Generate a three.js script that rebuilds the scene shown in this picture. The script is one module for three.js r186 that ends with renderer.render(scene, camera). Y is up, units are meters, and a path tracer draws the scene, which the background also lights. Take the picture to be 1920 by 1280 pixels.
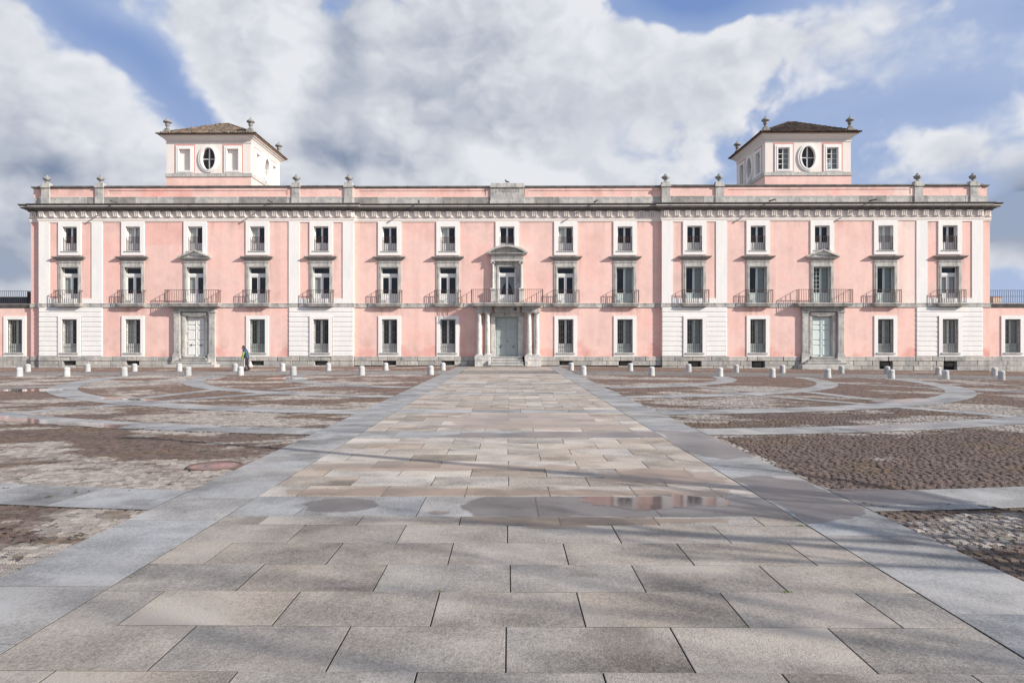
import * as THREE from 'three';
import { mergeGeometries } from 'three/addons/utils/BufferGeometryUtils.js';
import { MarchingCubes } from 'three/addons/objects/MarchingCubes.js';
import { FontLoader } from 'three/addons/loaders/FontLoader.js';
import { TextGeometry } from 'three/addons/geometries/TextGeometry.js';

// ------------------------------------------------------------------ camera, sky, sun, exposure
const scene = new THREE.Scene();
const W = 1024, H = 682;
const camera = new THREE.PerspectiveCamera(53.13, W / H, 0.1, 1500);
camera.position.set(0, 1.8, 0);
camera.rotation.y = THREE.MathUtils.degToRad(0.5);
camera.setViewOffset(W, H, 9.07, -1.2, W, H);            // a shift lens, as architecture is photographed
const renderer = new THREE.WebGLRenderer({ antialias: true });
renderer.setSize(W, H);
renderer.toneMapping = THREE.LinearToneMapping;
renderer.toneMappingExposure = 1.3;
renderer.shadowMap.enabled = true;
const rad = THREE.MathUtils.degToRad;
const SUN_AZ = rad(65.5), SUN_EL = rad(27);
const sunDir = new THREE.Vector3(Math.sin(SUN_AZ) * Math.cos(SUN_EL), Math.sin(SUN_EL), Math.cos(SUN_AZ) * Math.cos(SUN_EL));
const sun = new THREE.DirectionalLight(new THREE.Color().setRGB(1, 0.93, 0.84), 5);
sun.position.copy(sunDir).multiplyScalar(120).add(new THREE.Vector3(0, 0, -30));
sun.target.position.set(0, 0, -30);
sun.castShadow = true;
Object.assign(sun.shadow.camera, { left: -60, right: 60, top: 45, bottom: -45, near: 1, far: 260 });
sun.shadow.mapSize.set(4096, 4096);
scene.add(sun, sun.target);

// ------------------------------------------------------------------ small tools
let seed = 20240;
function rnd() { seed = (seed * 1664525 + 1013904223) >>> 0; return seed / 4294967296; }
const rr = (a, b) => a + (b - a) * rnd();
const clamp = (x, a = 0, b = 1) => Math.min(b, Math.max(a, x));
const sstep = (a, b, x) => { const t = clamp((x - a) / (b - a)); return t * t * (3 - 2 * t); };
const mix = (a, b, t) => a + (b - a) * t;
const PERM = new Uint16Array(1024); { const p = [...Array(512).keys()]; for (let i = 511; i > 0; i--) { const j = Math.floor(rnd() * (i + 1)); [p[i], p[j]] = [p[j], p[i]]; } for (let i = 0; i < 1024; i++) PERM[i] = p[i & 511]; }
const VAL = new Float32Array(512); for (let i = 0; i < 512; i++) VAL[i] = rnd() * 2 - 1;
const GR = []; for (let i = 0; i < 512; i++) { const u = rnd() * 2 - 1, a = rnd() * 6.2832, s = Math.sqrt(1 - u * u); GR.push([s * Math.cos(a), s * Math.sin(a), u]); }
const fade = t => t * t * t * (t * (t * 6 - 15) + 10);
function noise2(x, y, per = 512) {                        // value noise, tiles every `per` cells
  let xi = Math.floor(x), yi = Math.floor(y); const u = fade(x - xi), v = fade(y - yi);
  xi = ((xi % per) + per) % per; yi = ((yi % per) + per) % per; const x1 = (xi + 1) % per, y1 = (yi + 1) % per;
  const a = VAL[PERM[PERM[xi & 511] + (yi & 511)]], b = VAL[PERM[PERM[x1 & 511] + (yi & 511)]], c = VAL[PERM[PERM[xi & 511] + (y1 & 511)]], d = VAL[PERM[PERM[x1 & 511] + (y1 & 511)]];
  return mix(mix(a, b, u), mix(c, d, u), v);
}
function fbm2(x, y, oct = 4, per = 512) { let s = 0, a = 0.5, f = 1; for (let i = 0; i < oct; i++) { s += a * noise2(x * f + i * 17.3 * (per === 512), y * f, Math.min(512, per * f)); a *= 0.5; f *= 2; } return s; }
function noise3(x, y, z) {                                // gradient noise
  const xi = Math.floor(x), yi = Math.floor(y), zi = Math.floor(z), fx = x - xi, fy = y - yi, fz = z - zi;
  const u = fade(fx), v = fade(fy), w = fade(fz), X = xi & 511, Y = yi & 511, Z = zi & 511;
  const g = (i, j, k) => { const q = GR[PERM[PERM[PERM[(X + i) & 511] + ((Y + j) & 511)] + ((Z + k) & 511)]]; return q[0] * (fx - i) + q[1] * (fy - j) + q[2] * (fz - k); };
  return mix(mix(mix(g(0, 0, 0), g(1, 0, 0), u), mix(g(0, 1, 0), g(1, 1, 0), u), v), mix(mix(g(0, 0, 1), g(1, 0, 1), u), mix(g(0, 1, 1), g(1, 1, 1), u), v), w);
}
function fbm3(x, y, z, oct) { let s = 0, a = 0.5, f = 1; for (let i = 0; i < oct; i++) { s += a * noise3(x * f + i * 7.1, y * f + i * 3.7, z * f); a *= 0.5; f *= 2.03; } return s; }

// ------------------------------------------------------------------ the sky: broken cumulus over pale winter blue
// soft banks of cloud (+) and gaps (-): [azimuth deg from the facade's axis, elevation deg, half width, half height, tilt deg, amount]
const skyBanks = [
  [-27, 13.4, 8, 4.4, 10, .62], [-36, 23, 5, 3.2, -40, .34], [-37, 16, 6, 4, 0, .3], [-20.5, 22.5, 5.5, 5.5, -28, .66], [-30, 20.6, 9, 2.0, -36, -.72], [-22, 16, 4, 1, -28, -.26],
  [-4, 20, 9, 8, 0, .66], [-14, 23.5, 1.2, 5, 8, -.16], [1, 26, 5.4, 4, 0, .44], [-9, 14.5, 6, 3, 0, .3], [4, 13.5, 7, 3, 0, .42], [11.5, 20.8, 6, 3.6, -8, .6], [14.5, 26.3, 8, 2.7, 2, -.95], [19.5, 22, 5.5, 2.4, 6, .42],
  [-4, 13, 16, 3.4, 0, .3], [17, 17, 5, 3, 0, .2], [27, 21, 8, 4, 0, .12], [24, 14, 5, 3, 0, -.1], [38.5, 25.5, 2.2, 4, 0, -.6], [32, 12.6, 2.4, 1.2, 12, .34], [37.6, 14.2, 1.5, 1.2, 25, .34], [39, 8.2, 4.4, 3, 20, .75], [33, 16.5, 6, 2, 0, -.2], [-37, 8, 4, 7, 0, .5],
  [72, 20, 18, 9, 0, .45], [-70, 22, 22, 8, 0, .45], [110, 26, 26, 9, 0, .4], [-130, 20, 30, 10, 0, .45], [170, 24, 26, 10, 0, .45], [0, 55, 40, 14, 0, .35], [120, 55, 30, 14, 0, .35], [-110, 58, 30, 14, 0, .35],
].map(b => [b[0], b[1], b[2], b[3], Math.cos(rad(b[4])), Math.sin(rad(b[4])), b[5]]);
const skyShade = [[37.5, 9, 5, 3, -.8], [-36.5, 12.2, 3, 1.8, -.5], [-12.6, 14.4, 4.4, 1.7, -.42], [-13.6, 22.5, 1.7, 6, -.42], [-6, 21, 6, 5, -.14], [1, 17.5, 8, 2.2, -.16], [-37, 6, 4, 2, -.45], [-28, 10, 6, 1.5, -.2],
  [-26, 15.8, 5, 2.4, .2], [-17.6, 21, 2.4, 5, .22], [4.6, 26, 2.6, 3.5, .24], [3.5, 14, 4.4, 1.8, .28], [-10, 16.2, 2.4, 1.3, .2], [-2.5, 14.6, 2.4, 2, .24], [12, 23.2, 3.4, 1.2, .18], [19, 23, 3, 1, .12], [37, 15, 1.6, 1.1, .2], [32, 13.6, 2.2, 1, .16]];
function skyColor(x, y, z) {
  const az = Math.atan2(x, -z) * 180 / Math.PI, ed = Math.asin(y) * 180 / Math.PI;
  const wx = fbm3(x * 3, y * 5, z * 3, 3), wy = fbm3(x * 3 + 9, y * 5, z * 3 + 4, 3), vx = fbm3(x * 14, y * 18, z * 14, 3), vy = fbm3(x * 14 + 3, y * 18, z * 14 + 7, 3);
  const a1 = az + wx * 9 + vx * 1.6, e1 = ed + wy * 6 + vy * 1.2;
  let c = 0.47, clear = 0;
  for (const b of skyBanks) { let dx = a1 - b[0]; if (dx > 180) dx -= 360; if (dx < -180) dx += 360; if (Math.abs(dx) > 90) continue; const dy = e1 - b[1], u = (dx * b[4] + dy * b[5]) / b[2], v = (dy * b[4] - dx * b[5]) / b[3], q = u * u + v * v; if (q < 9) { const e = b[6] * Math.exp(-q); c += e; if (e < 0) clear -= e; } }
  // heaped cloud: rounded lobes at many sizes, warped so that they do not line up
  const px = x * 11 + vx * .5, py = y * 15 + vy * .4, pz = z * 11 + wx * .4;
  let bil = 0, am = 0.5, fr = 1; for (let o = 0; o < 6; o++) { bil += am * (2.6 * Math.abs(noise3(px * fr + o * 5.3, py * fr + o, pz * fr))); am *= 0.5; fr *= 2.07; }
  // the same lobes a little towards the sun: the difference is the light on their flanks
  let lit = 0; am = .5; fr = 1; for (let o = 0; o < 4; o++) { lit += am * (2.6 * Math.abs(noise3((px + .2) * fr + o * 5.3, (py + .28) * fr + o, pz * fr))); am *= .5; fr *= 2.07; }
  const n1 = fbm3(x * 5.5 + wx, y * 9 + wy, z * 5.5, 5);
  const fine = fbm3(x * 34 + vx * 2, y * 44 + vy * 2, z * 34, 4), heap = Math.abs(fbm3(x * 22 + 8, y * 30 + vy, z * 22 + vx, 4));
  c += n1 * 0.27 + (bil - 0.5) * 0.27 + fine * .2 + (heap - .12) * .35;
  const veil = fbm3(x * 2.4 + 5 + wx * .8 + vx * .12, y * 7 + 2 + vy * .2, z * 2.4 + wy, 6);
  const soft = sstep(-.12, .28, fbm3(x * 4 + 21, y * 5, z * 4 + 3, 3)), wd = mix(.1, .3, soft), d = sstep(0.54 - wd, 0.54 + wd, c), thin = (.3 + .6 * sstep(-0.3, 0.34, veil)) * (1 - clamp(clear * 1.25));
  let l = 0.76 + n1 * 0.13 + clamp((bil - lit) * .38, -.14, .14) * (1 - .6 * soft) + sstep(1, .55, c) * .14 + (bil - .5) * .09 + fine * .1 + (heap - .12) * .4 * (1 - .6 * soft);
  for (const b of skyShade) { const u = (a1 - b[0]) / b[2], v = (e1 - b[1]) / b[3], q = u * u + v * v; if (q < 9) l += 1.25 * b[4] * Math.exp(-q); }
  l = clamp(l);
  const t = Math.pow(clamp(ed / 50), .7);
  let r = mix(.31, .047, t), g = mix(.395, .132, t), b = mix(.565, .385, t);
  r = mix(r, .375, thin); g = mix(g, .445, thin); b = mix(b, .595, thin);
  return [mix(r, mix(.155, .615, l), d), mix(g, mix(.20, .628, l), d), mix(b, mix(.295, .66, l), d)];
}
{
  const w = 4096, h = 2048, data = new Float32Array(w * h * 4);
  for (let j = h / 2; j < h; j++) {
    const el = (j + 0.5) / h * Math.PI - Math.PI / 2, y = Math.sin(el), ce = Math.cos(el), step = el > 1.0 ? 4 : 1;     // the upper sky varies slowly
    for (let i = 0; i < w; i += step) {
      const ph = ((i + 0.5) / w - 0.5) * 2 * Math.PI, q = skyColor(ce * Math.cos(ph), y, ce * Math.sin(ph));
      for (let s = 0; s < step; s++) { const k = (j * w + i + s) * 4; data[k] = q[0]; data[k + 1] = q[1]; data[k + 2] = q[2]; data[k + 3] = 1; }
    }
  }
  for (let j = 0; j < h / 2; j++) for (let i = 0; i < w; i++) { const k = (j * w + i) * 4; data[k] = .17; data[k + 1] = .165; data[k + 2] = .16; data[k + 3] = 1; }
  const sky = new THREE.DataTexture(data, w, h, THREE.RGBAFormat, THREE.FloatType);
  sky.mapping = THREE.EquirectangularReflectionMapping; sky.magFilter = sky.minFilter = THREE.LinearFilter; sky.needsUpdate = true;
  scene.background = sky; scene.environment = sky;
}

// ------------------------------------------------------------------ textures (what surfaces are made of)
const toS = v => v <= 0.0031308 ? v * 12.92 : 1.055 * Math.pow(v, 1 / 2.4) - 0.055;
function makeTex(w, h, fn, srgb = true, rep = [1, 1]) {
  const d = new Uint8Array(w * h * 4);
  for (let j = 0; j < h; j++) for (let i = 0; i < w; i++) { const c = fn(i / w, j / h, i, j), k = (j * w + i) * 4; for (let q = 0; q < 3; q++) { const v = clamp(Array.isArray(c) ? c[q] : c); d[k + q] = Math.round(255 * (srgb ? toS(v) : v)); } d[k + 3] = 255; }
  const t = new THREE.DataTexture(d, w, h, THREE.RGBAFormat); t.magFilter = THREE.LinearFilter; t.minFilter = THREE.LinearFilter; t.wrapS = t.wrapT = THREE.RepeatWrapping;
  if (srgb) t.colorSpace = THREE.SRGBColorSpace; t.repeat.set(...rep); t.needsUpdate = true; return t;
}
const rep = (t, u, v = u) => { const c = t.clone(); c.repeat.set(u, v); c.needsUpdate = true; return c; };
// flags: sawn granite with blotches of damp and grime, 8 m across
const flagTex = makeTex(2048, 2048, (u, v) => { 
  const b = fbm2(u * 6, v * 9, 5, 6), m = fbm2(u * 24 + 3, v * 30, 4, 24), s = noise2(u * 900, v * 900, 450), s2 = noise2(u * 430 + .3, v * 430, 430);
  let f = 0.78 + b * 0.42 + m * 0.2 + s * 0.18 + s2 * 0.1;
  const dark = sstep(0.2, 0.48, fbm2(u * 11 + .7, v * 14, 5, 11)); f *= 1 - 0.27 * dark;
  const pale = sstep(0.22, 0.45, fbm2(u * 8 + 4.1, v * 9, 5, 8)); f *= 1 + 0.22 * pale;
  const warm = fbm2(u * 5 + 2, v * 5 + 9, 3, 5) * 0.07 + dark * .02;
  return [f * (1 + warm), f, f * (1 - warm * 1.1)];
}, true, [1 / 8, 1 / 8]);
const grain = makeTex(512, 512, (u, v) => 0.5 + 0.3 * noise2(u * 170, v * 170, 170) + 0.2 * noise2(u * 64, v * 64, 64), false, [1 / .7, 1 / .7]);
// dressed granite: speckle, soft rain streaks
const graniteTex = makeTex(1024, 1024, (u, v) => {
  const s = noise2(u * 400, v * 400, 400), b = fbm2(u * 7, v * 7, 5, 7), st = fbm2(u * 34, v * 3, 3, 3);
  let f = 0.8 + s * 0.12 + b * 0.28 + st * 0.14; const lich = sstep(.2, .45, fbm2(u * 15 + .5, v * 15, 4, 15)); f *= 1 - .28 * lich;
  return [f * (1.0 + b * .05), f, f * (1 - b * .05)];
}, true, [1 / 3.1, 1 / 3.1]);
const stoneBump = makeTex(512, 512, (u, v) => 0.5 + 0.5 * fbm2(u * 20, v * 20, 5, 20), false, [1 / 1.3, 1 / 1.3]);
// limewash over the whole front: 80 m x 20 m, patches where it was renewed, salmon where damp rises
const washTex = makeTex(2048, 512, (u, v) => {
  const x = u * 80 - 40, y = v * 20;
  const big = fbm2(x * .16 + 40, y * .25, 4), mid = fbm2(x * .7 + 90, y * .9, 5), fine = fbm2(x * 4, y * 4, 3);
  const streak = fbm2(x * 2.2 + 7, y * .18, 4);
  let damp = sstep(1.5, .55, y + mid * 1.4) * .75 + .3 * sstep(.1, .5, big) + .22 * sstep(.12, .5, mid);
  damp += .34 * sstep(13.9, 13.5, y) * sstep(12.9, 13.3, y) * sstep(-.2, .4, fbm2(x * .9, y * 2, 4));
  damp += .5 * sstep(2.4, 1.6, Math.abs(x + 27) ) * sstep(9.35, 9.5, y + mid * .3) * .8 + .22 * sstep(-20, -38, x);
  if (x > 29.9 && x < 31.7 && y > 4.6) damp -= .75;
  damp = clamp(damp, -.6, 1);
  let wash = 0; for (const q of [-34.42, -29.45, -24.55, -19.67, -14.67, -9.36, -4.78, 4.45, 9.08, 14.44, 19.36, 24.32, 29.23, 34.18]) { const a = Math.abs(x - q); if (a < 1.5) for (const [top, len] of [[8.7, .9], [4.5, 1.3], [8.3, 2.6]]) if (y < top && y > top - len) wash = Math.max(wash, sstep(1.45, .9, a) * (1 - (top - y) / len) * sstep(-.15, .35, fbm2(x * 5 + 3, y * .3, 3))); }
  wash = Math.max(wash, .8 * sstep(10.3, 11.3, y) * sstep(0, .4, fbm2(x * 3.1 + 80, y * .25, 4)) * sstep(11.4, 11.2, y), .9 * sstep(13.2, 13.9, y) * sstep(-.05, .4, fbm2(x * 1.6 + 30, y * .5, 4)));
  let r = mix(.80, .745, damp), g = mix(.55, .383, damp), b = mix(.49, .33, damp);
  const f = 1 + big * .08 + mid * .12 + fine * .06 + streak * .10 - wash * .2 - .14 * sstep(.2, .5, fbm2(x * 1.3 + 60, y * 1.1, 4)) * sstep(3, .4, y);
  return [r * f, g * f, b * f];
}, true, [1 / 80, 1 / 20]);
washTex.offset.set(0.5, 0);
const whiteTex = makeTex(1024, 1024, (u, v) => { const b = fbm2(u * 8, v * 5, 5, 5), s = fbm2(u * 40, v * 5, 3, 5), f = 0.96 + b * .06 + s * .04; return [f, f * (1 - .015 * b), f * (1 - .03 * b)]; }, true, [1 / 6, 1 / 6]);
const plasterBump = makeTex(512, 512, (u, v) => 0.5 + 0.45 * fbm2(u * 12, v * 12, 6, 12), false, [1 / 1.9, 1 / 1.9]);
const tileTex = makeTex(512, 512, (u, v) => { const f = .75 + .5 * fbm2(u * 40, v * 40, 3, 40), l = sstep(.0, .4, fbm2(u * 9, v * 9, 5, 9)); return [f * mix(1, .72, l), f * mix(.9, .75, l), f * mix(.8, .62, l)]; }, true, [1 / 4, 1 / 4]);

const rgb = (r, g, b) => new THREE.Color().setRGB(r, g, b);
const M = {};
const std = (name, color, o = {}) => { const m = new THREE.MeshStandardMaterial({ color, roughness: .85, metalness: 0, ...o }); m.name = name; M[name] = m; return m; };
std('pink', rgb(.97, .97, .97), { map: washTex, bumpMap: plasterBump, bumpScale: .006, roughness: .92 });
std('white', rgb(.83, .812, .79), { map: whiteTex, bumpMap: plasterBump, bumpScale: .004, roughness: .9 });
std('cream', rgb(.80, .735, .685), { map: whiteTex, bumpMap: plasterBump, bumpScale: .004, roughness: .9 });
std('granite', rgb(.57, .555, .525), { map: graniteTex, bumpMap: stoneBump, bumpScale: .006 });
std('dark_granite', rgb(.20, .195, .185), { map: graniteTex, bumpMap: stoneBump, bumpScale: .008 });
std('old_granite', rgb(.36, .345, .325), { map: graniteTex, bumpMap: stoneBump, bumpScale: .008 });
std('black_granite', rgb(.19, .18, .17), { map: graniteTex, bumpMap: stoneBump, bumpScale: .008 });
std('pale_granite', rgb(.74, .715, .68), { map: graniteTex, bumpMap: stoneBump, bumpScale: .005 });
['.54 .515 .475', '.47 .45 .43', '.58 .55 .51', '.42 .405 .38', '.51 .48 .44'].forEach((s, i) => std('plinth' + i, rgb(...s.split(' ').map(Number)), { map: graniteTex, bumpMap: stoneBump, bumpScale: .014 }));
std('iron', rgb(.085, .048, .043), { roughness: .6, metalness: .2 });
std('grille_iron', rgb(.11, .106, .10), { roughness: .6, metalness: .2 });
std('dark_iron', rgb(.035, .04, .05), { roughness: .55, metalness: .2 });
std('joinery', rgb(.74, .735, .72), { roughness: .5 });
std('green_joinery', rgb(.50, .56, .54), { roughness: .5 });
std('green_door', rgb(.37, .42, .415), { roughness: .5, bumpMap: plasterBump, bumpScale: .002 });
std('white_door', rgb(.72, .725, .71), { roughness: .55, bumpMap: plasterBump, bumpScale: .002 });
std('shutter', rgb(.24, .255, .24), { roughness: .6 });
std('blind', rgb(.55, .53, .50), { roughness: .9 });
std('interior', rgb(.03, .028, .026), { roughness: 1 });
std('void', rgb(.02, .02, .02), { roughness: 1 });
std('tile_red', rgb(.34, .235, .175), { map: tileTex, roughness: .9 });
std('spout', rgb(.10, .095, .09), { roughness: .8 });
std('letters', rgb(.20, .19, .18), { roughness: .9 });
const glass = new THREE.MeshPhysicalMaterial({ color: rgb(.86, .9, .9), roughness: .02, transmission: 1, thickness: 0, ior: 1.52 }); glass.name = 'glass'; M.glass = glass;

// ------------------------------------------------------------------ geometry tools
function clean(g) {                                         // position + normal, flat list, uv in metres from each face's own plane
  g = g.index ? g.toNonIndexed() : g;
  for (const k of Object.keys(g.attributes)) if (k !== 'position' && k !== 'normal') g.deleteAttribute(k);
  if (!g.attributes.normal) g.computeVertexNormals();
  const p = g.attributes.position.array, n = p.length / 3, uv = new Float32Array(n * 2);
  for (let t = 0; t < n; t += 3) {
    const a = t * 3, ux = p[a + 3] - p[a], uy = p[a + 4] - p[a + 1], uz = p[a + 5] - p[a + 2], vx = p[a + 6] - p[a], vy = p[a + 7] - p[a + 1], vz = p[a + 8] - p[a + 2];
    const nx = Math.abs(uy * vz - uz * vy), ny = Math.abs(uz * vx - ux * vz), nz = Math.abs(ux * vy - uy * vx);
    for (let q = 0; q < 3; q++) { const b = (t + q) * 3; let U, V; if (nz >= nx && nz >= ny) { U = p[b]; V = p[b + 1]; } else if (nx >= ny) { U = p[b + 2]; V = p[b + 1]; } else { U = p[b]; V = p[b + 2]; } uv[(t + q) * 2] = U; uv[(t + q) * 2 + 1] = V; }
  }
  g.setAttribute('uv', new THREE.BufferAttribute(uv, 2)); g.clearGroups(); return g;
}
const merge = list => clean(list.length === 1 ? list[0] : mergeGeometries(list.map(g => { g = g.index ? g.toNonIndexed() : g; for (const k of Object.keys(g.attributes)) if (k !== 'position' && k !== 'normal') g.deleteAttribute(k); g.clearGroups(); return g; })));
const box = (x0, x1, y0, y1, z0, z1) => { const g = new THREE.BoxGeometry(x1 - x0, y1 - y0, z1 - z0); g.translate((x0 + x1) / 2, (y0 + y1) / 2, (z0 + z1) / 2); return g; };
function tris(list) { const g = new THREE.BufferGeometry(); g.setAttribute('position', new THREE.BufferAttribute(new Float32Array(list.flat(2)), 3)); g.computeVertexNormals(); return g; }
const quad = (a, b, c, d) => [[a, b, c], [a, c, d]];
function cbox(x0, x1, y0, y1, z0, z1, c = .01) {             // box with every edge chamfered (44 triangles)
  const X = [x0, x1], Y = [y0, y1], Z = [z0, z1], L = [];
  const v = (i, j, k, ax) => [X[i] + (ax === 0 ? 0 : (i ? -c : c)), Y[j] + (ax === 1 ? 0 : (j ? -c : c)), Z[k] + (ax === 2 ? 0 : (k ? -c : c))];
  const cen = [(x0 + x1) / 2, (y0 + y1) / 2, (z0 + z1) / 2];
  const put = pts => { for (let q = 1; q + 1 < pts.length; q++) { let [a, b, d] = [pts[0], pts[q], pts[q + 1]]; const n = [(b[1] - a[1]) * (d[2] - a[2]) - (b[2] - a[2]) * (d[1] - a[1]), (b[2] - a[2]) * (d[0] - a[0]) - (b[0] - a[0]) * (d[2] - a[2]), (b[0] - a[0]) * (d[1] - a[1]) - (b[1] - a[1]) * (d[0] - a[0])]; const o = n[0] * (a[0] - cen[0]) + n[1] * (a[1] - cen[1]) + n[2] * (a[2] - cen[2]); L.push(o < 0 ? [a, d, b] : [a, b, d]); } };
  for (const s of [0, 1]) { put([v(s, 0, 0, 0), v(s, 1, 0, 0), v(s, 1, 1, 0), v(s, 0, 1, 0)]); put([v(0, s, 0, 1), v(1, s, 0, 1), v(1, s, 1, 1), v(0, s, 1, 1)]); put([v(0, 0, s, 2), v(1, 0, s, 2), v(1, 1, s, 2), v(0, 1, s, 2)]); }
  for (const a of [0, 1]) for (const b of [0, 1]) { put([v(0, a, b, 1), v(1, a, b, 1), v(1, a, b, 2), v(0, a, b, 2)]); put([v(a, 0, b, 0), v(a, 1, b, 0), v(a, 1, b, 2), v(a, 0, b, 2)]); put([v(a, b, 0, 0), v(a, b, 1, 0), v(a, b, 1, 1), v(a, b, 0, 1)]); for (const e of [0, 1]) put([v(a, b, e, 0), v(a, b, e, 1), v(a, b, e, 2)]); }
  return tris(L);
}
function plate(outer, holes, z0, z1) {                      // a flat plate in x,y with holes, from z0 to z1; rectangles are [x0,x1,y0,y1], anything else a list of points
  const path = (P, r) => { if (typeof r[0] === 'number') r = [[r[0], r[2]], [r[1], r[2]], [r[1], r[3]], [r[0], r[3]]]; r.forEach((q, i) => i ? P.lineTo(q[0], q[1]) : P.moveTo(q[0], q[1])); P.closePath(); return P; };
  const s = path(new THREE.Shape(), outer); for (const h of holes) s.holes.push(path(new THREE.Path(), h));
  const g = new THREE.ExtrudeGeometry(s, { depth: z1 - z0, bevelEnabled: false }); g.translate(0, 0, z0); return g;
}
const oval = (cx, cy, a, b, n = 36) => Array.from({ length: n }, (_, i) => [cx + a * Math.cos(i / n * 6.28319), cy + b * Math.sin(i / n * 6.28319)]);
function sweep(plan, prof, closed = false) {                 // run a profile [offset outward, height] along a plan line [x, z]; outward is to the left of travel seen from above with z down the page
  const n = plan.length, rows = [];
  for (let i = 0; i < n; i++) {
    const a = closed || i > 0 ? plan[(i + n - 1) % n] : null, b = plan[i], c = closed || i < n - 1 ? plan[(i + 1) % n] : null;
    const nor = (p, q) => { const dx = q[0] - p[0], dz = q[1] - p[1], l = Math.hypot(dx, dz); return [-dz / l, dx / l]; };
    let m; if (!a) m = nor(b, c); else if (!c) m = nor(a, b); else { const u = nor(a, b), v = nor(b, c), k = 1 + u[0] * v[0] + u[1] * v[1]; m = [(u[0] + v[0]) / k, (u[1] + v[1]) / k]; }
    rows.push(prof.map(([o, y]) => [b[0] + m[0] * o, y, b[1] + m[1] * o]));
  }
  const L = [], P = prof.length;
  for (let i = 0; i < (closed ? n : n - 1); i++) for (let k = 0; k < P; k++) { const A = rows[i], B = rows[(i + 1) % n], k1 = (k + 1) % P; L.push(...quad(A[k], B[k], B[k1], A[k1])); }
  if (!closed) for (const [r, f] of [[rows[0], 0], [rows[n - 1], 1]]) { const s = new THREE.Shape(prof.map(q => new THREE.Vector2(q[0], q[1]))); for (const t of THREE.ShapeUtils.triangulateShape(s.getPoints(), [])) L.push(f ? [r[t[0]], r[t[2]], r[t[1]]] : [r[t[0]], r[t[1]], r[t[2]]]); }
  return tris(L);
}
const lathe = (pts, n = 20) => new THREE.LatheGeometry(pts.map(p => new THREE.Vector2(p[0], p[1])), n);
const used = {};
const numbered = n => { const k = used[n] = (used[n] ?? -1) + 1; return k ? `${n}_${String(k).padStart(3, '0')}` : n; };
function setMesh(m) { m.castShadow = m.receiveShadow = true; return m; }
function part(name, geo, mat, parent, pos) {                 // a named mesh under its thing or part
  const m = setMesh(new THREE.Mesh(Array.isArray(geo) ? merge(geo) : geo, mat)); m.name = numbered(name); parent.add(m); if (pos) m.position.set(...pos); return m;
}
function thing(name, label, category, pos = [0, 0, 0], extra = {}) { const o = new THREE.Group(); o.name = numbered(name); o.position.set(...pos); o.userData = { label, category, ...extra }; scene.add(o); return o; }
function tag(o, label, category, extra = {}) { o.userData = { label, category, ...extra }; return o; }
function copyOf(o, parent, pos) { const c = o.clone(); const base = n => n.replace(/_\d{3}$/, ''); c.name = numbered(base(o.name)); c.children.forEach(function f(k) { k.name = numbered(base(k.name)); k.children.forEach(f); }); parent.add(c); if (pos) c.position.set(...pos); return c; }

// the square falls away gently on both sides of its axis path
const gy = x => x > 4 ? -.0115 * (x - 4) : x < -4 ? -.004 * (-x - 4) : 0;
const DF = 53.2;                                            // distance of the front
// ------------------------------------------------------------------ the square
std('earth', rgb(.17, .145, .12), { roughness: 1 });
{
  const L = [], xs = [-600, -90, -4, 4, 90, 600], zs = [600, 40, -60, -600], Y = x => gy(clamp(x, -90, 90)) - .024;
  for (let i = 0; i < xs.length - 1; i++) for (let k = 0; k < zs.length - 1; k++) { const a = [xs[i], Y(xs[i]), zs[k]], b = [xs[i + 1], Y(xs[i + 1]), zs[k]], c = [xs[i + 1], Y(xs[i + 1]), zs[k + 1]], d = [xs[i], Y(xs[i]), zs[k + 1]]; L.push(...quad(a, b, c, d)); }
  const g = part('ground', merge([tris(L)]), M.earth, scene); tag(g, 'bare earth bed under the paving of the square, running to the horizon', 'ground', { kind: 'structure' });
}
const slabTone = { beige: [], grey: [], pale: [] };
[[.49, .435, .38], [.45, .388, .33], [.51, .46, .41], [.385, .32, .262], [.48, .425, .375], [.46, .395, .33]].forEach((c, i) => slabTone.pale.push(std('pale_slab' + i, rgb(...c), { map: flagTex, bumpMap: grain, bumpScale: .0022, roughness: .72 })));
[[.366, .328, .290], [.353, .315, .279], [.374, .336, .298], [.342, .306, .272], [.42, .36, .31], [.44, .37, .31]].forEach((c, i) => slabTone.beige.push(std('beige_slab' + i, rgb(...c), { map: flagTex, bumpMap: grain, bumpScale: .0035, roughness: .74 })));
[[.352, .348, .344], [.33, .328, .328], [.366, .36, .353], [.34, .338, .336]].forEach((c, i) => slabTone.grey.push(std('grey_slab' + i, rgb(...c), { map: flagTex, bumpMap: grain, bumpScale: .0018, roughness: .68 })));
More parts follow.
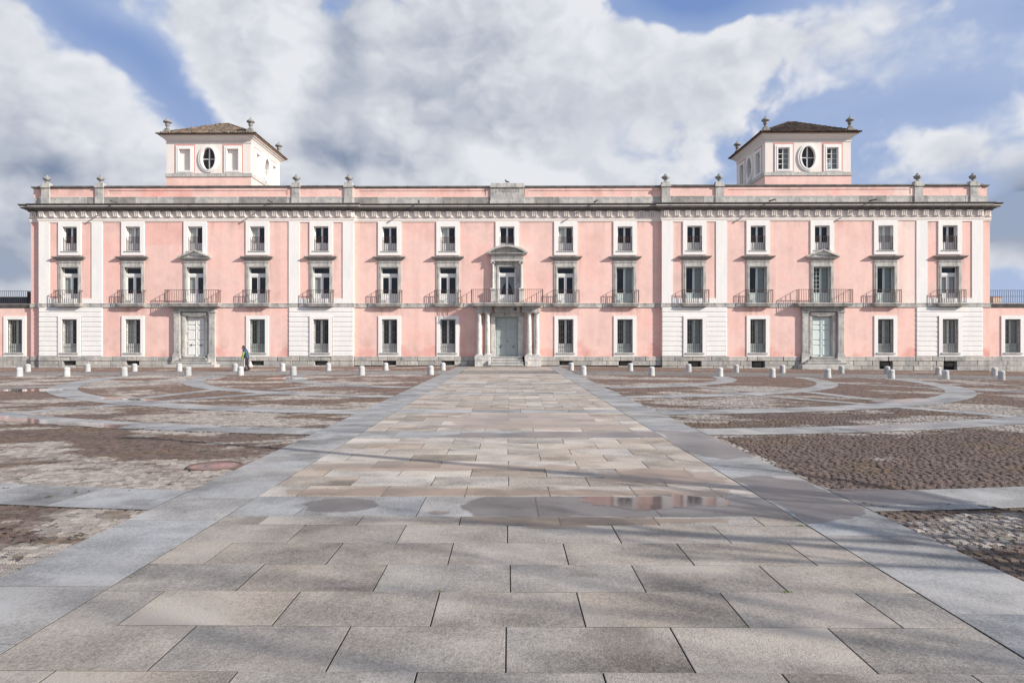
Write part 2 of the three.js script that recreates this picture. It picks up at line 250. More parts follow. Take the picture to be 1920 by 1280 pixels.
function slabGeo(poly, y = 0) {                              // a paving stone from a plan polygon [x, Z] (Z = metres ahead): worn arris, short sides
  const n = poly.length, cx = poly.reduce((s, p) => s + p[0], 0) / n, cz = poly.reduce((s, p) => s + p[1], 0) / n, L = [];
  const P = (p, k, dy) => { const l = Math.hypot(p[0] - cx, p[1] - cz), x = cx + (p[0] - cx) * (1 - k / l), z = cz + (p[1] - cz) * (1 - k / l); return [x, gy(x) + y + dy, -z]; };
  const a = poly.map(p => P(p, .003, 0)), b = poly.map(p => P(p, 0, -.002)), c = poly.map(p => P(p, 0, -.03));
  for (let i = 1; i + 1 < n; i++) L.push([a[0], a[i], a[i + 1]]);
  const top = n - 2; for (let i = 0; i < n; i++) { const j = (i + 1) % n; L.push(...quad(a[i], b[i], b[j], a[j])); } for (let i = 0; i < n; i++) { const j = (i + 1) % n; L.push(...quad(b[i], c[i], c[j], b[j])); }
  const g = clean(tris(L)), uv = g.attributes.uv.array, ox = rr(0, 8), oz = rr(0, 8); for (let i = 0; i < uv.length; i += 2) { uv[i] += ox; uv[i + 1] += oz; } g.userData.top = (top + 2 * n) * 3; return g;
}
std('joint_dirt', rgb(.06, .052, .045), { roughness: 1 });
function laid(g, m, parent) { g.clearGroups(); const n = g.attributes.position.count, t = g.userData.top; g.addGroup(0, t, 0); g.addGroup(t, n - t, 1); const o = setMesh(new THREE.Mesh(g, [m, M.joint_dirt])); o.name = numbered('slab'); parent.add(o); return o; }
const rect = (x0, x1, z0, z1) => [[x0, z0], [x1, z0], [x1, z1], [x0, z1]];
const PW = 2.935, BW = .94;                                  // half width of the flagged path, width of its granite borders
const bandsZ = [[7.05, 7.95], [12.93, 13.83], [17.5, 18.3], [23.9, 24.7], [29.2, 30]];   // grey crossings where the rings meet the path
{
  const path = thing('path', 'straight flagstone path laid in courses from the viewer to the main portal', 'path', [0, 0, 0], { kind: 'structure' });
  const rest = []; let n = 0, z = 1.92, half = true;
  const put = (poly, mats) => { const y = .004 + rr(-.0015, .0015), g = slabGeo(poly, y), m = mats[Math.floor(rnd() * mats.length)]; if (n++ < 296) laid(g, m, path); else rest.push([g, m]); };
  const edges = [];
  while (z < 50.4) {
    const band = bandsZ.find(b => Math.abs(b[0] - z) < .02), nextB = bandsZ.find(b => b[0] > z + .02);
    if (band) { for (let x = -PW; x < PW - .1;) { let x1 = x + (x < -PW + .1 ? .7 : 1.27); if (PW - x1 < .4) x1 = PW; put(rect(x + .004, x1 - .004, z + .003, band[1] - .003), slabTone.grey); x = x1; } z = band[1]; half = !half; continue; }
    if (z > 38.9 && z < 43.9) { z = 43.9; continue; }        // the cross road
    let z1 = z + .6; if (nextB && z1 > nextB[0] - .15) z1 = nextB[0]; if (z < 38.9 && z1 > 38.75) z1 = 38.9;
    let xs = [-PW]; for (let x = half ? -2.5 : -2; x < PW - .05; x += 1) xs.push(x + rr(-.02, .02)); xs.push(PW);
    if (n > 296 - 0 && false) break;
    const far = z > 7.9, tones = far ? slabTone.pale : slabTone.beige.slice(0, 4);
    for (let i = 0; i + 1 < xs.length; i++) if (xs[i + 1] - xs[i] > .05) put(rect(xs[i] + .0043, xs[i + 1] - .0043, z + .0025, z1 - .0025), tones);
    z = z1; half = !half;
  }
  const by = new Map(); for (const [g, m] of rest) { if (!by.has(m)) by.set(m, []); by.get(m).push(g); }
  let k = 0; for (const [m, gs] of by) { const q = part('slab', mergeGeometries(gs), m, path); q.userData.kind = 'stuff'; k++; }
  for (const [s, side] of [[-1, 'left'], [1, 'right']]) {
    const b = thing('path_border', s < 0 ? 'pale grey granite border strip along the side of the path with the manhole cover' : 'pale grey granite border strip along the side of the path with the long puddle', 'paving strip', [0, 0, 0], { kind: 'structure' });
    for (let zz = 1.25 + (s > 0 ? .4 : 0); zz < 51;) { const l = .93 + rr(-.03, .05); const y = .0065 + rr(-.0015, .001); const x0 = s < 0 ? -PW - BW : PW, x1 = x0 + BW; laid(slabGeo(rect(x0 + .005, x1 - .003, zz + .003, zz + l - .003), y), slabTone.grey[Math.floor(rnd() * 4)], b); zz += l; }
  }
}
// concentric granite rings round the middle of the square, cut by the path, and straight bands between them
const RC = 38.4, rings = [[11.2, 12.15], [15.75, 16.65], [20.6, 21.65], [24.45, 25.4], [30.4, 31.35]];
const ringNames = ['innermost granite ring', 'second granite ring from the middle', 'third granite ring from the middle, its edge beside the wet patch with pink in it', 'fourth granite ring from the middle', 'outermost and nearest granite ring'];
const straights = [[[8.0, 25.5], [13.35, 17.1], .62], [[11.35, 26.6], [12.35, 21.4], .6], [[15.3, 33.2], [23.5, 24.3], .55], [[14.2, 16.2], [21.5, 7.5], .8], [[19.2, 28.8], [40, 27.0], .55], [[7.2, 30.6], [9.2, 26.2], .5]];
for (let q = 0; q < rings.length; q++) for (const s of [-1, 1]) {
  const [r0, r1] = rings[q], rm = (r0 + r1) / 2, b = thing('paving_ring', `half of the ${ringNames[q]}, on the side ${s < 0 ? 'with the walking person' : 'away from the walking person'}`, 'paving band', [0, 0, 0], { kind: 'structure' });
  const a0 = Math.asin((PW + BW + .01) / rm), a1 = q < 3 ? Math.PI / 2 - .02 : q === 3 ? 1.2 : .62, st = 1.25 / rm, N = Math.ceil((a1 - a0) / st);
  for (let i = 0; i < N; i++) {
    const t0 = a0 + (a1 - a0) * i / N + .002 / rm * 2, t1 = a0 + (a1 - a0) * (i + 1) / N - .002 / rm * 2, P = (r, t) => [s * r * Math.sin(t), RC - r * Math.cos(t)];
    let poly = [P(r0, t0), P(r0, (t0 + t1) / 2), P(r0, t1), P(r1, t1), P(r1, (t0 + t1) / 2), P(r1, t0)]; if (s < 0) poly.reverse();
    if (i === 0) { poly = poly.map(p => p); for (const p of poly) if (Math.abs(p[0]) < PW + BW + .05) p[0] = s * (PW + BW + .006); const e = poly.filter(p => Math.abs(p[0]) < PW + BW + .7); e.forEach(p => { if (Math.abs(p[0]) < rm * Math.sin(t0 + .01)) p[0] = s * (PW + BW + .006); }); }
    laid(slabGeo(poly, .0065 + q * .0006), slabTone.grey[Math.floor(rnd() * 4)], b);
  }
}
straights.forEach(([a, c, w], q) => { for (const s of [-1, 1]) {
  const b = thing('paving_band', `straight granite band ${['between the second and fourth rings', 'between the second and third rings, steepest of all', 'between the second and fourth rings, farthest out', 'from the fourth ring towards the viewer', 'leading away outside the third ring', 'inside the second ring'][q]}, on the side ${s < 0 ? 'with the walking person' : 'away from the walking person'}`, 'paving band', [0, 0, 0], { kind: 'structure' });
  const dx = c[0] - a[0], dz = c[1] - a[1], l = Math.hypot(dx, dz), N = Math.ceil(l / 1.2), nx = -dz / l * w / 2, nz = dx / l * w / 2;
  for (let i = 0; i < N; i++) { const t0 = (i + .003) / N, t1 = (i + .997) / N; let poly = [[a[0] + dx * t0 - nx, a[1] + dz * t0 - nz], [a[0] + dx * t1 - nx, a[1] + dz * t1 - nz], [a[0] + dx * t1 + nx, a[1] + dz * t1 + nz], [a[0] + dx * t0 + nx, a[1] + dz * t0 + nz]].map(p => [p[0] * s, p[1]]); laid(slabGeo(poly, .0035 + q * .0004), slabTone.grey[Math.floor(rnd() * 4)], b); }
} });
// where cobbles lie
const inStraight = (x, z, m) => straights.some(([a, c, w]) => { const dx = c[0] - a[0], dz = c[1] - a[1], l = Math.hypot(dx, dz), t = ((x - a[0]) * dx + (z - a[1]) * dz) / l, d = Math.abs((x - a[0]) * dz - (z - a[1]) * dx) / l; return t > -m && t < l + m && d < w / 2 + m; });
const MH = [-4.3, 9.95, .39];
function cobbleFree(x, z, m = -.055) {
  const X = Math.abs(x); if (X < PW + BW + m + .01) return true;
  if (Math.hypot(x - MH[0], z - MH[1]) < MH[2] + .02) return true;
  if (z < RC) { const r = Math.hypot(X, RC - z); for (const [a, b] of rings) if (r > a - m && r < b + m) return true; if (inStraight(X, z, m)) return true; }
  return z > 38.75 && z < 44;
}
const wetness = (x, z) => {                                  // where rain still stands between the stones: brown; elsewhere dry and pale
  const wx = fbm2(x * .35 + 11, z * .35, 3) * 1.6, n = fbm2(x * .3 + 50 + wx * .4, z * .75 + wx, 5) + .35 * fbm2(x * 1.7, z * 3.2 + 8, 3);
  let b = -.02; if (x > 4) b += .42 * sstep(8.2, 9.4, z) * sstep(14.5, 12.5, z) + .1; if (z > 15) b += .08; if (z > 22) b += .08; if (x > 4 && z < 7.6) b -= .1; if (x < 0 && z > 13.8 && z < 18) b -= .12; if (z > 44) b += .3;
  return sstep(-.1, .16, n + b);
};
{
  const paving = thing('cobbled_paving', 'small reddish brown and pale grey cobblestones filling the square between the granite bands', 'cobblestones', [0, 0, 0], { kind: 'structure' });
  // one worn cobble: domed top, sloping flanks
  const L = [], q = .5, ring = (k, y) => [[-q * k, y, -q * k], [q * k, y, -q * k], [q * k, y, q * k], [-q * k, y, q * k]], A = ring(.66, 0), B = ring(.93, -.13), C = ring(1, -.45);
  L.push(...quad(A[3], A[2], A[1], A[0])); for (let i = 0; i < 4; i++) { const j = (i + 1) % 4; L.push(...quad(A[i], A[j], B[j], B[i]), ...quad(B[i], B[j], C[j], C[i])); }
  let cob = clean(tris(L.map(t => [t[0], t[2], t[1]])));
  const mat = std('cobble', rgb(1, 1, 1), { roughness: .75, bumpMap: rep(grain, .16), bumpScale: .05 });
  const P = .096, list = [], col = new THREE.Color();
  for (let z = 4.6; z < 52; z += P * (z < 20 ? 1 : z < 38 ? 1.25 : 1.5)) {
    const k = z < 20 ? 1 : z < 38 ? 1.25 : 1.5, lim = Math.min(41, z * .8 + 2.5);
    const sh = rr(0, P);
    for (let x = -lim; x < lim; x += P * k) {
      const X = x + sh + rr(-.016, .016), Z = z + rr(-.016, .016) + .05 * Math.sin(X * 1.3) + .03 * Math.sin(X * 3.7);
      if (cobbleFree(X, Z)) continue;
      const w = wetness(X, Z), v = rr(.66, 1.28), red = rr(-.05, .12), oc = sstep(.05, .4, fbm2(X * .8 + 30, Z * 1.2, 4)) * w * .6;
      const dry = [.52 + red * .2, .47, .43], wet = [.195 + red * .16 + oc * .03, .143 + oc * .015, .120 - oc * .03];
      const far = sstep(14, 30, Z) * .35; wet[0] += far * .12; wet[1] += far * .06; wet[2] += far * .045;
      list.push([X, Z, k, mix(dry[0], wet[0], w) * v, mix(dry[1], wet[1], w) * v, mix(dry[2], wet[2], w) * v]);
    }
  }
  for (let z = 38.85; z < 44; z += .13) for (let x = -41; x < 41; x += .17) { if (Math.abs(Math.abs(x) - PW - BW / 2) < BW / 2 + .03) continue; const v = rr(.75, 1.2), w = .5 * sstep(-.1, .3, fbm2(x * .3 + 70, z * .8, 4)); list.push([x + rr(-.02, .02), z + rr(-.01, .01), 1.35, mix(.33, .2, w) * v, mix(.31, .17, w) * v, mix(.30, .16, w) * v]); }
  list.sort((a, b) => Math.hypot(a[0], a[1]) - Math.hypot(b[0], b[1]));
  // those nearest the viewer and inside the picture are single stones
  const inView = c => Math.abs(c[0]) < c[1] * .77 + .1, near = [], others = [];
  for (const c of list) (near.length < 298 && inView(c) ? near : others).push(c);
  const toneMats = {}; 
  for (const c of near) {
    const key = c.slice(3).map(v => Math.round(v * 50)).join('_'); const m = toneMats[key] ??= (() => { const q = mat.clone(); q.color = rgb(...key.split('_').map(v => v / 50)); q.name = 'cobble_tone'; return q; })();
    const o = part('cobblestone', cob, m, paving, [c[0], gy(c[0]) + rr(-.006, .003), -c[1]]); o.scale.set(P * c[2] * rr(.84, 1.08), .06, P * c[2] * rr(.84, 1.04)); o.rotation.y = rr(-.3, .3);
  }
  const inst = new THREE.InstancedMesh(cob, mat, others.length), mt = new THREE.Matrix4(), qt = new THREE.Quaternion(), up = new THREE.Vector3(0, 1, 0);
  others.forEach((c, i) => { qt.setFromAxisAngle(up, rr(-.3, .3)); mt.compose(new THREE.Vector3(c[0], gy(c[0]) + rr(-.008, .004), -c[1]), qt, new THREE.Vector3(P * c[2] * rr(.84, 1.08), .06, P * c[2] * rr(.84, 1.04))); inst.setMatrixAt(i, mt); inst.setColorAt(i, col.setRGB(c[3], c[4], c[5])); });
  inst.name = 'cobblestones'; inst.userData.kind = 'stuff'; inst.castShadow = inst.receiveShadow = true; paving.add(inst);
  console.log('cobbles', list.length);
}
// standing water and damp left by the rain
{
  const water = new THREE.MeshPhysicalMaterial({ color: rgb(.70, .655, .66), roughness: .05, transmission: 1, thickness: 0, ior: 1.34, bumpMap: grain, bumpScale: .00006 }); water.name = 'water';
  const damp = new THREE.MeshPhysicalMaterial({ color: rgb(.74, .71, .705), roughness: .2, transmission: 1, thickness: 0, ior: 1.22 }); damp.name = 'damp';
  const damp2 = new THREE.MeshPhysicalMaterial({ color: rgb(.84, .765, .69), roughness: .4, transmission: 1, thickness: 0, ior: 1.15 }); damp2.name = 'damp_stone';
  const dampG = new THREE.MeshPhysicalMaterial({ color: rgb(.66, .645, .64), roughness: .3, transmission: 1, thickness: 0, ior: 1.16 }); dampG.name = 'damp_granite';
  const sheet = (pts, y = .0115, jit = .03, sub = 16, sd = 0) => {      // closed outline [x, Z], wandering a little between its corners
    const o = [], n = pts.length; for (let i = 0; i < n; i++) { const a = pts[i], b = pts[(i + 1) % n]; for (let k = 0; k < sub; k++) { const t = k / sub, x = mix(a[0], b[0], t), z = mix(a[1], b[1], t), j = Math.min(1, 4 * t * (1 - t) + .3); o.push(new THREE.Vector2(x + jit * j * (fbm2(x * 3 + sd, z * 3, 3) * 2.4 + fbm2(x * 14, z * 14, 3) * .9), z + jit * j * (fbm2(x * 3 + 20 + sd, z * 3 + 5, 3) * 2.4 + fbm2(x * 14 + 7, z * 14, 3) * .9))); } }
    const f = THREE.ShapeUtils.triangulateShape(o, []), P = v => [v.x, gy(v.x) + y, -v.y]; return merge([tris(f.map(t => [P(o[t[0]]), P(o[t[2]]), P(o[t[1]])].reverse()))]);
  };
  const ell = (x, z, a, b, n = 10) => Array.from({ length: n }, (_, i) => [x + a * Math.cos(i / n * 6.2832), z + b * Math.sin(i / n * 6.2832)]);
  const puddle = (label, geo, m) => tag(part('puddle', geo, m, scene), label, 'puddle', { kind: 'structure' });
  puddle('shallow puddle on the nearest grey crossing, mirroring the window', sheet([[1.05, 7.48], [1.35, 7.36], [1.9, 7.42], [2.4, 7.55], [2.45, 7.93], [.8, 7.93], [.75, 7.75]], .0135, .09), water);
  puddle('broad wet stretch along the nearest grey crossing of the path', sheet([[-.35, 7.05], [2.9, 7.05], [2.93, 7.94], [-.25, 7.94], [-.55, 7.5]], .0115, .03), dampG);
  puddle('brown damp edge before the nearest grey crossing', sheet([[-.5, 7.03], [2.2, 6.98], [2.2, 6.78], [1.1, 6.76], [.2, 6.6], [-.3, 6.78]], .0115, .05), damp2);
  puddle('wet grey stretch of the granite border where the crossing meets it', sheet([[2.96, 6.75], [3.5, 6.95], [3.84, 7.4], [3.85, 8.9], [3.3, 9.25], [2.97, 9.0]], .0135, .05), dampG);
  puddle('thin wet run on the ring beyond the granite border', sheet([[3.9, 7.5], [5.3, 7.75], [5.0, 8.4], [4.3, 8.42], [3.9, 8.4]], .0145, .04), dampG);
  puddle('long wet stretch of granite border with a rounded end, halfway along the path', sheet([[2.97, 14.1], [3.5, 13.9], [3.86, 13.1], [3.86, 10.7], [3.3, 10.5], [2.97, 11.2]], .0135, .06), dampG);
  puddle('brown wet flags in the middle distance of the path', sheet([[-1.9, 14.4], [-.7, 14.2], [.6, 14.1], [2.3, 13.95], [2.7, 14.9], [1.6, 15.3], [2.4, 16.4], [1.4, 17.3], [-.4, 17.35], [-1.1, 16.5], [-2.0, 15.9], [-.9, 15.2]], .0115, .16), damp2);
  puddle('dark wet run on the second grey crossing', sheet([[-1.35, 13.0], [.2, 12.97], [2.9, 13.0], [2.9, 13.75], [.4, 13.72], [-.2, 13.5], [-.8, 13.7]], .0115, .05), dampG);
  puddle('dark rounded damp stain on the nearest grey crossing', sheet(ell(-1.86, 7.52, .42, .33), .0115, .05), dampG);
  puddle('small dark oval of water beside the rounded stain', sheet(ell(-.74, 7.2, .13, .09), .0135, .02), water);
  puddle('row of damp brown flags just past the nearest crossing', sheet([[-2.6, 8.0], [2.5, 8.0], [2.7, 8.35], [.6, 8.3], [-1.2, 8.42], [-2.7, 8.3]], .0115, .05), damp2);
  puddle('row of damp brown flags under the long thin shadow', sheet([[-2.75, 9.55], [-1, 9.5], [.9, 9.6], [1.1, 9.9], [-.4, 10.1], [-2.85, 10.1]], .0115, .07), damp2);
  puddle('damp brown patch beside the granite border with the long puddle', sheet([[1.2, 8.9], [2.85, 8.75], [2.85, 9.5], [2.0, 9.75], [1.2, 9.4]], .0115, .09), damp2);
  puddle('wet end of the fourth ring, on the side of the manhole cover', sheet([[-12.6, 17.0], [-10.8, 15.9], [-8.3, 14.9], [-8.2, 14.35], [-9.5, 14.7], [-12.8, 16.3]], .0135, .1), water);
  puddle('small pink mirror of water outside the third ring', sheet([[-19.6, 25.9], [-17.6, 25.7], [-17.4, 26.8], [-18.6, 27.2], [-20, 26.9]], .012, .1), water);
  puddle('thin bright streak of water on the third ring', sheet([[-13.6, 22.2], [-11.2, 21.3], [-11.1, 21.6], [-13.4, 22.6]], .0155, .06), water);
  puddle('narrow pink puddle before the bollards, near the walking person', sheet([[-12.6, 34.0], [-9.8, 33.9], [-9.6, 35.3], [-12.3, 35.6]], .012, .15), water);
  puddle('wet inner edge of the third ring, away from the walking person', sheet([[12.0, 21.3], [14.5, 22.9], [14.0, 23.5], [11.4, 21.8]], .0155, .1), dampG);
  puddle('wet inner edge of the fourth ring, away from the walking person', sheet([[7.6, 14.4], [10.6, 15.6], [10.3, 16.1], [7.5, 14.9]], .0155, .1), dampG);
  puddle('dark drops of water near the rounded end of the wet border', sheet(ell(3.55, 6.15, .11, .07), .0135, .02), dampG);
}
// manhole cover
{
  const [x, z, r] = MH, t = thing('manhole_cover', 'round wet iron manhole cover set in the cobbles beside the path, mirroring the pink wall', 'manhole cover', [x, gy(x), -z]);
  const iron = std('wet_iron', rgb(.36, .23, .22), { metalness: .75, roughness: .16 });
  part('frame', lathe([[r - .05, -.03], [r - .05, .008], [r, .008], [r, -.03]], 40), std('rusty_iron', rgb(.12, .075, .06), { roughness: .7 }), t);
  part('lid', lathe([[0, .004], [r - .055, .004], [r - .055, -.03]], 40), iron, t);
  const ribs = []; for (let k = 1; k < 4; k++) ribs.push(lathe([[r * k * .22 - .012, .004], [r * k * .22 - .008, .0065], [r * k * .22 + .008, .0065], [r * k * .22 + .012, .004]], 36)); ribs.forEach(g => part('rib', g, iron, t));
}
// ------------------------------------------------------------------ the palace front
const palace = thing('palace', 'long pink three storey palace with white corner strips, stone portals and iron balconies', 'palace', [0, 0, -DF]);
const PL = .73, S0 = 4.543, S1 = 4.876, A0 = 11.26, A1 = 11.53, B0 = 11.61, B1 = 12.04, C1 = 12.59, P0 = 13.21, K0 = 13.92, K1 = 14.08;
const LX = -36.87, LI = -12.13, RI = 11.9, RX = 36.73, CP = -.25, EP = -.2;     // ends of the wings, recess of the middle and of the end strips
const pavs = [[-36.87, -31.85], [-17.21, -12.13], [11.9, 16.95], [31.6, 36.73]];
const bays = [-34.42, -29.45, -24.55, -19.67, -14.67, -9.36, -4.78, -.14, 4.45, 9.08, 14.44, 19.36, 24.32, 29.23, 34.18];
const baseP = i => i >= 5 && i <= 9 ? CP : 0;
const frontLine = [[-37.65, -14], [-37.65, EP], [LX, EP], [LX, 0], [LI, 0], [LI, CP], [RI, CP], [RI, 0], [RX, 0], [RX, EP], [37.43, EP], [37.43, -14]];
const off = (L, d) => L.map(([x, z]) => [x, z + d]);
{ // walls with their openings
  const open = i => { const x = bays[i], l = [[x - .68, x + .68, 8.95, 10.9]]; if (i === 7) l.push([x - .67, x + .67, 4.88, 7.8], [x - 1.06, x + 1.06, .69, 3.95]); else if (i === 2 || i === 12) l.push([x - .68, x + .68, 4.88, 7.72], [x - .9, x + .9, .69, 3.95]); else l.push([x - .68, x + .68, 4.88, 7.72], [x - .615, x + .615, 1.01, 3.65]); return l; };
  const w = (x0, x1, p, ids, sill = PL) => part('wall', [plate([x0, x1, PL - .05, 12.7], ids.flatMap(open), p - .45, p)], M.pink, palace);
  w(LX, LI, 0, [0, 1, 2, 3, 4]); w(LI, RI, CP, [5, 6, 7, 8, 9]); w(RI, RX, 0, [10, 11, 12, 13, 14]);
  part('wall', [box(-37.65, LX, -.5, 12.7, -14, EP)], M.pink, palace); part('wall', [box(RX, 37.43, -.5, 12.7, -14, EP)], M.pink, palace);
  part('wall', [box(-36.8, 36.6, -.5, 12.7, -14.4, -14)], M.pink, palace);
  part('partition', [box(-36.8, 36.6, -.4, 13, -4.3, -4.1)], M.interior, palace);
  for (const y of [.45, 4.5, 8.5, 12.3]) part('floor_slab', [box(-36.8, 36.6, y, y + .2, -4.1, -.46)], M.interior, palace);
  part('roof', [box(-37.6, 37.4, 13.0, 13.2, -14.4, -.45)], M.old_granite, palace);
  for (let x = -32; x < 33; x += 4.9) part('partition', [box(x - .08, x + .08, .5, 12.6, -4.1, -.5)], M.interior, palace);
}
// plinth of squared blocks in courses, reaching down to the falling pavement
{
  const vents = bays.map((x, i) => [2, 7, 12].includes(i) ? null : [x - .5, x + .5]).filter(Boolean);
  const gaps = [[-26.27, -22.83], [-2.64, 2.49], [22.6, 26.04]];
  const courses = [[.37, .73], [.0, .37], [-.38, .0]];
  const run = (x0, x1, p, z) => courses.forEach(([y0, y1], c) => {
    if (c === 2 && x0 > -13 && x1 < 12) return; let x = x0;
    while (x < x1 - .05) {
      const v = vents.find(v => c > 0 && x >= v[0] - .02 && x < v[1] - .01); if (v) { x = v[1]; if (x >= x1) break; }
      const g = gaps.find(g => x >= g[0] - .02 && x < g[1] - .01); if (g) { x = g[1]; if (x >= x1) break; }
      let e = Math.min(x1, x + rr(.7, 1.75)); if (x1 - e < .35) e = x1;
      for (const q of [...gaps, ...(c > 0 ? vents : [])]) if (q[0] > x + .01 && q[0] < e + .25) e = q[0];
      const top = c === 0 && vents.some(q => q[0] > x - .6 && q[0] < e); 
      part('stone', [cbox(x + .011, e - .011, y0 + .008, y1 - .008, p - .3, p + .1 + rr(-.03, .02), .025)], M['plinth' + Math.floor(rnd() * 5)], palace); x = e;
    }
  });
  run(-37.65, LX, EP); run(LX, LI, 0); run(LI, RI, CP); run(RI, RX, 0); run(RX, 37.43, EP);
  bays.forEach((x, i) => { if ([2, 7, 12].includes(i)) return; const p = baseP(i), v = part('basement_vent', [box(-.52, .52, -.4, .42, -.32, -.28)], M.void, palace, [x, 0, p]); const bars = []; for (let k = -5; k < 8; k++) for (const s of [-1, 1]) { const g = new THREE.BoxGeometry(.016, .62, .012); g.rotateZ(s * .75); g.translate(k * .16 - .12, .18, -.03); bars.push(g); } const gm = part('grille', bars.filter(g => { g.computeBoundingBox(); return g.boundingBox.min.x > -.6 && g.boundingBox.max.x < .6; }), M.grille_iron, v); part('step_stone', [box(-.5, .5, -.4, x > 5 ? -.012 * (x - 4) - .02 + .06 : .03, -.27, .08)], M.plinth2, v); });
}
// string course, architrave, cornice, blocking course, attic
{
  const str = frontLine;
  // broken where the balconies and portals bear on it
  const sp = [[0, S0], [.055, S0], [.055, S1 - .05], [.075, S1 - .05], [.075, S1], [0, S1]];
  part('string_course', [sweep(str, sp)], M.granite, palace);
  part('architrave', [sweep(frontLine, [[0, A0], [.05, A0], [.05, A0 + .1], [.075, A0 + .11], [.075, A1 - .03], [.1, A1], [.1, A1 + .02], [.13, B0 - .02], [.13, B0], [0, B0]])], M.cream, palace);
  part('frieze', [sweep(frontLine, [[-.02, B0], [.06, B0], [.06, B1 + .12], [-.02, B1 + .12]])], M.cream, palace);
  part('cornice', [sweep(frontLine, [[0, B1 + .02], [.12, B1 + .02], [.2, B1 + .14], [.3, B1 + .16], [.3, B1 + .2], [.5, B1 + .24], [.5, C1 - .2], [.535, C1 - .17], [.535, C1 - .14], [.56, C1 - .13], [.6, C1 - .06], [.64, C1 - .03], [.64, C1], [0, C1 + .05]])], M.black_granite, palace);
  part('fillet', [sweep(off(frontLine, .003), [[.48, C1 - .215], [.541, C1 - .215], [.541, C1 - .16], [.48, C1 - .16]])], M.pale_granite, palace);
  // blocking course in long stones
  const bl = (x0, x1, p) => { for (let x = x0; x < x1 - .01;) { let e = Math.min(x1, x + rr(1.3, 2.4)); if (x1 - e < .6) e = x1; part('blocking_stone', [cbox(x + .003, e - .003, C1, P0, p - .4, p - .02 + rr(-.006, .006), .008)], rnd() < .3 ? M.old_granite : M.granite, palace); x = e; } };
  bl(-37.5, LX, EP); bl(LX, LI, 0); bl(LI, RI, CP); bl(RI, RX, 0); bl(RX, 37.3, EP);
  const parL = off([[-37.5, -14], [-37.5, EP], [LX + .05, EP], [LX + .05, 0], [LI, 0], [LI, CP], [RI, CP], [RI, 0], [RX - .05, 0], [RX - .05, EP], [37.25, EP], [37.25, -14]], -.08);
  part('parapet', [sweep(parL, [[-.3, P0 - .05], [0, P0 - .05], [0, K0 + .02], [-.3, K0 + .02]])], M.pink, palace);
  part('coping', [sweep(parL, [[-.34, K0], [.03, K0], [.06, K0 + .05], [.13, K0 + .06], [.13, K1], [-.36, K1]])], M.dark_granite, palace);
  const pan = (x0, x1, p) => part('parapet_panel', [plate([x0, x1, P0 + .002, K0 - .002], [[x0 + .3, x1 - .3, P0 + .1, K0 - .2]], p - .08, p - .045)], M.pink, palace);
  pan(-31.75, -17.05, 0); pan(-12.1, -1.5, CP); pan(1.25, 11.85, CP); pan(16.75, 31.5, 0);
  const urnProf = [[0, 0], [.17, 0], [.17, .05], [.1, .09], [.075, .14], [.1, .18], [.19, .22], [.25, .29], [.265, .36], [.24, .43], [.18, .5], [.1, .545], [.085, .57], [.1, .6], [.06, .65], [0, .67]];
  const urnG = lathe(urnProf, 20), knobs = []; for (let k = 0; k < 4; k++) { const g = new THREE.SphereGeometry(.06, 8, 6); g.translate(.275 * Math.cos(k * 1.5708), .37, .3 * Math.sin(k * 1.5708)); knobs.push(g); }
  const urnGeo = merge([urnG, ...knobs]);
  for (const x of [-36.36, -32.11, -16.67, -12.54, 12.23, 16.4, 31.8, 36.09]) {
    part('pedestal', [cbox(x - .32, x + .32, P0 - .02, K0, -.36, .03, .01), cbox(x - .34, x + .34, C1 + .01, P0 + .02, -.36, .06, .01), cbox(x - .39, x + .39, K0 + .005, K1 + .01, -.42, .1, .01), cbox(x - .33, x + .33, K1 + .008, K1 + .24, -.38, .04, .02)], M.granite, palace);
    part('urn', urnGeo, M.old_granite, palace, [x, K1 + .24, -.17]);
  }
  // dated block in the middle of the attic
  const ib = part('inscription_block', [cbox(-1.45, 1.2, P0 - .3, K0, CP - .4, CP + .06, .01), cbox(-1.5, 1.25, C1 + .02, P0 - .28, CP - .4, CP + .075, .01), cbox(-1.5, 1.25, K0 + .002, K1 + .012, CP - .4, CP + .16, .01), cbox(-1.42, 1.17, K1 + .01, K1 + .2, CP - .35, CP + .04, .01)], M.granite, palace);
  const font = await new FontLoader().loadAsync('fonts/droid/droid_serif_regular.typeface.json');
  const tg = new TextGeometry('A·D·MDCCLXV', { font, size: .2, depth: .008, curveSegments: 3 }); tg.computeBoundingBox(); const tw = tg.boundingBox.max.x - tg.boundingBox.min.x; tg.scale(2.0 / tw, 1, 1); tg.translate(-1.125, 13.56, CP + .061);
  part('lettering', merge([tg]), M.letters, ib);
}
{ // brackets under the cornice: three ribs and a cap
  const ribP = [[0, 0], [.12, .0], [.14, .03], [.155, .2], [.185, .32], [.2, .385], [0, .385]], rib = x => { const s = new THREE.Shape(ribP.map(q => new THREE.Vector2(q[0], q[1]))), g = new THREE.ExtrudeGeometry(s, { depth: .085, bevelEnabled: false }); g.rotateY(-Math.PI / 2); g.translate(x + .0425, 0, 0); return g; };
  const geo = merge([rib(-.14), rib(0), rib(.14), box(-.15, .15, .0, .36, 0, .05), box(-.195, .195, .385, .43, 0, .225)]);
  const row = (x0, x1, p, n) => { for (let i = 0; i < n; i++) part('bracket', geo, M.cream, palace, [x0 + (x1 - x0) * (i + .5) / n, B0 + .004, p + .058]); };
  row(LX - .1, LI + .1, 0, 30); row(LI + .35, RI - .3, CP, 28); row(RI - .1, RX + .1, 0, 30); row(-37.65, LX - .1, EP, 1); row(RX + .1, 37.43, EP, 1);
}
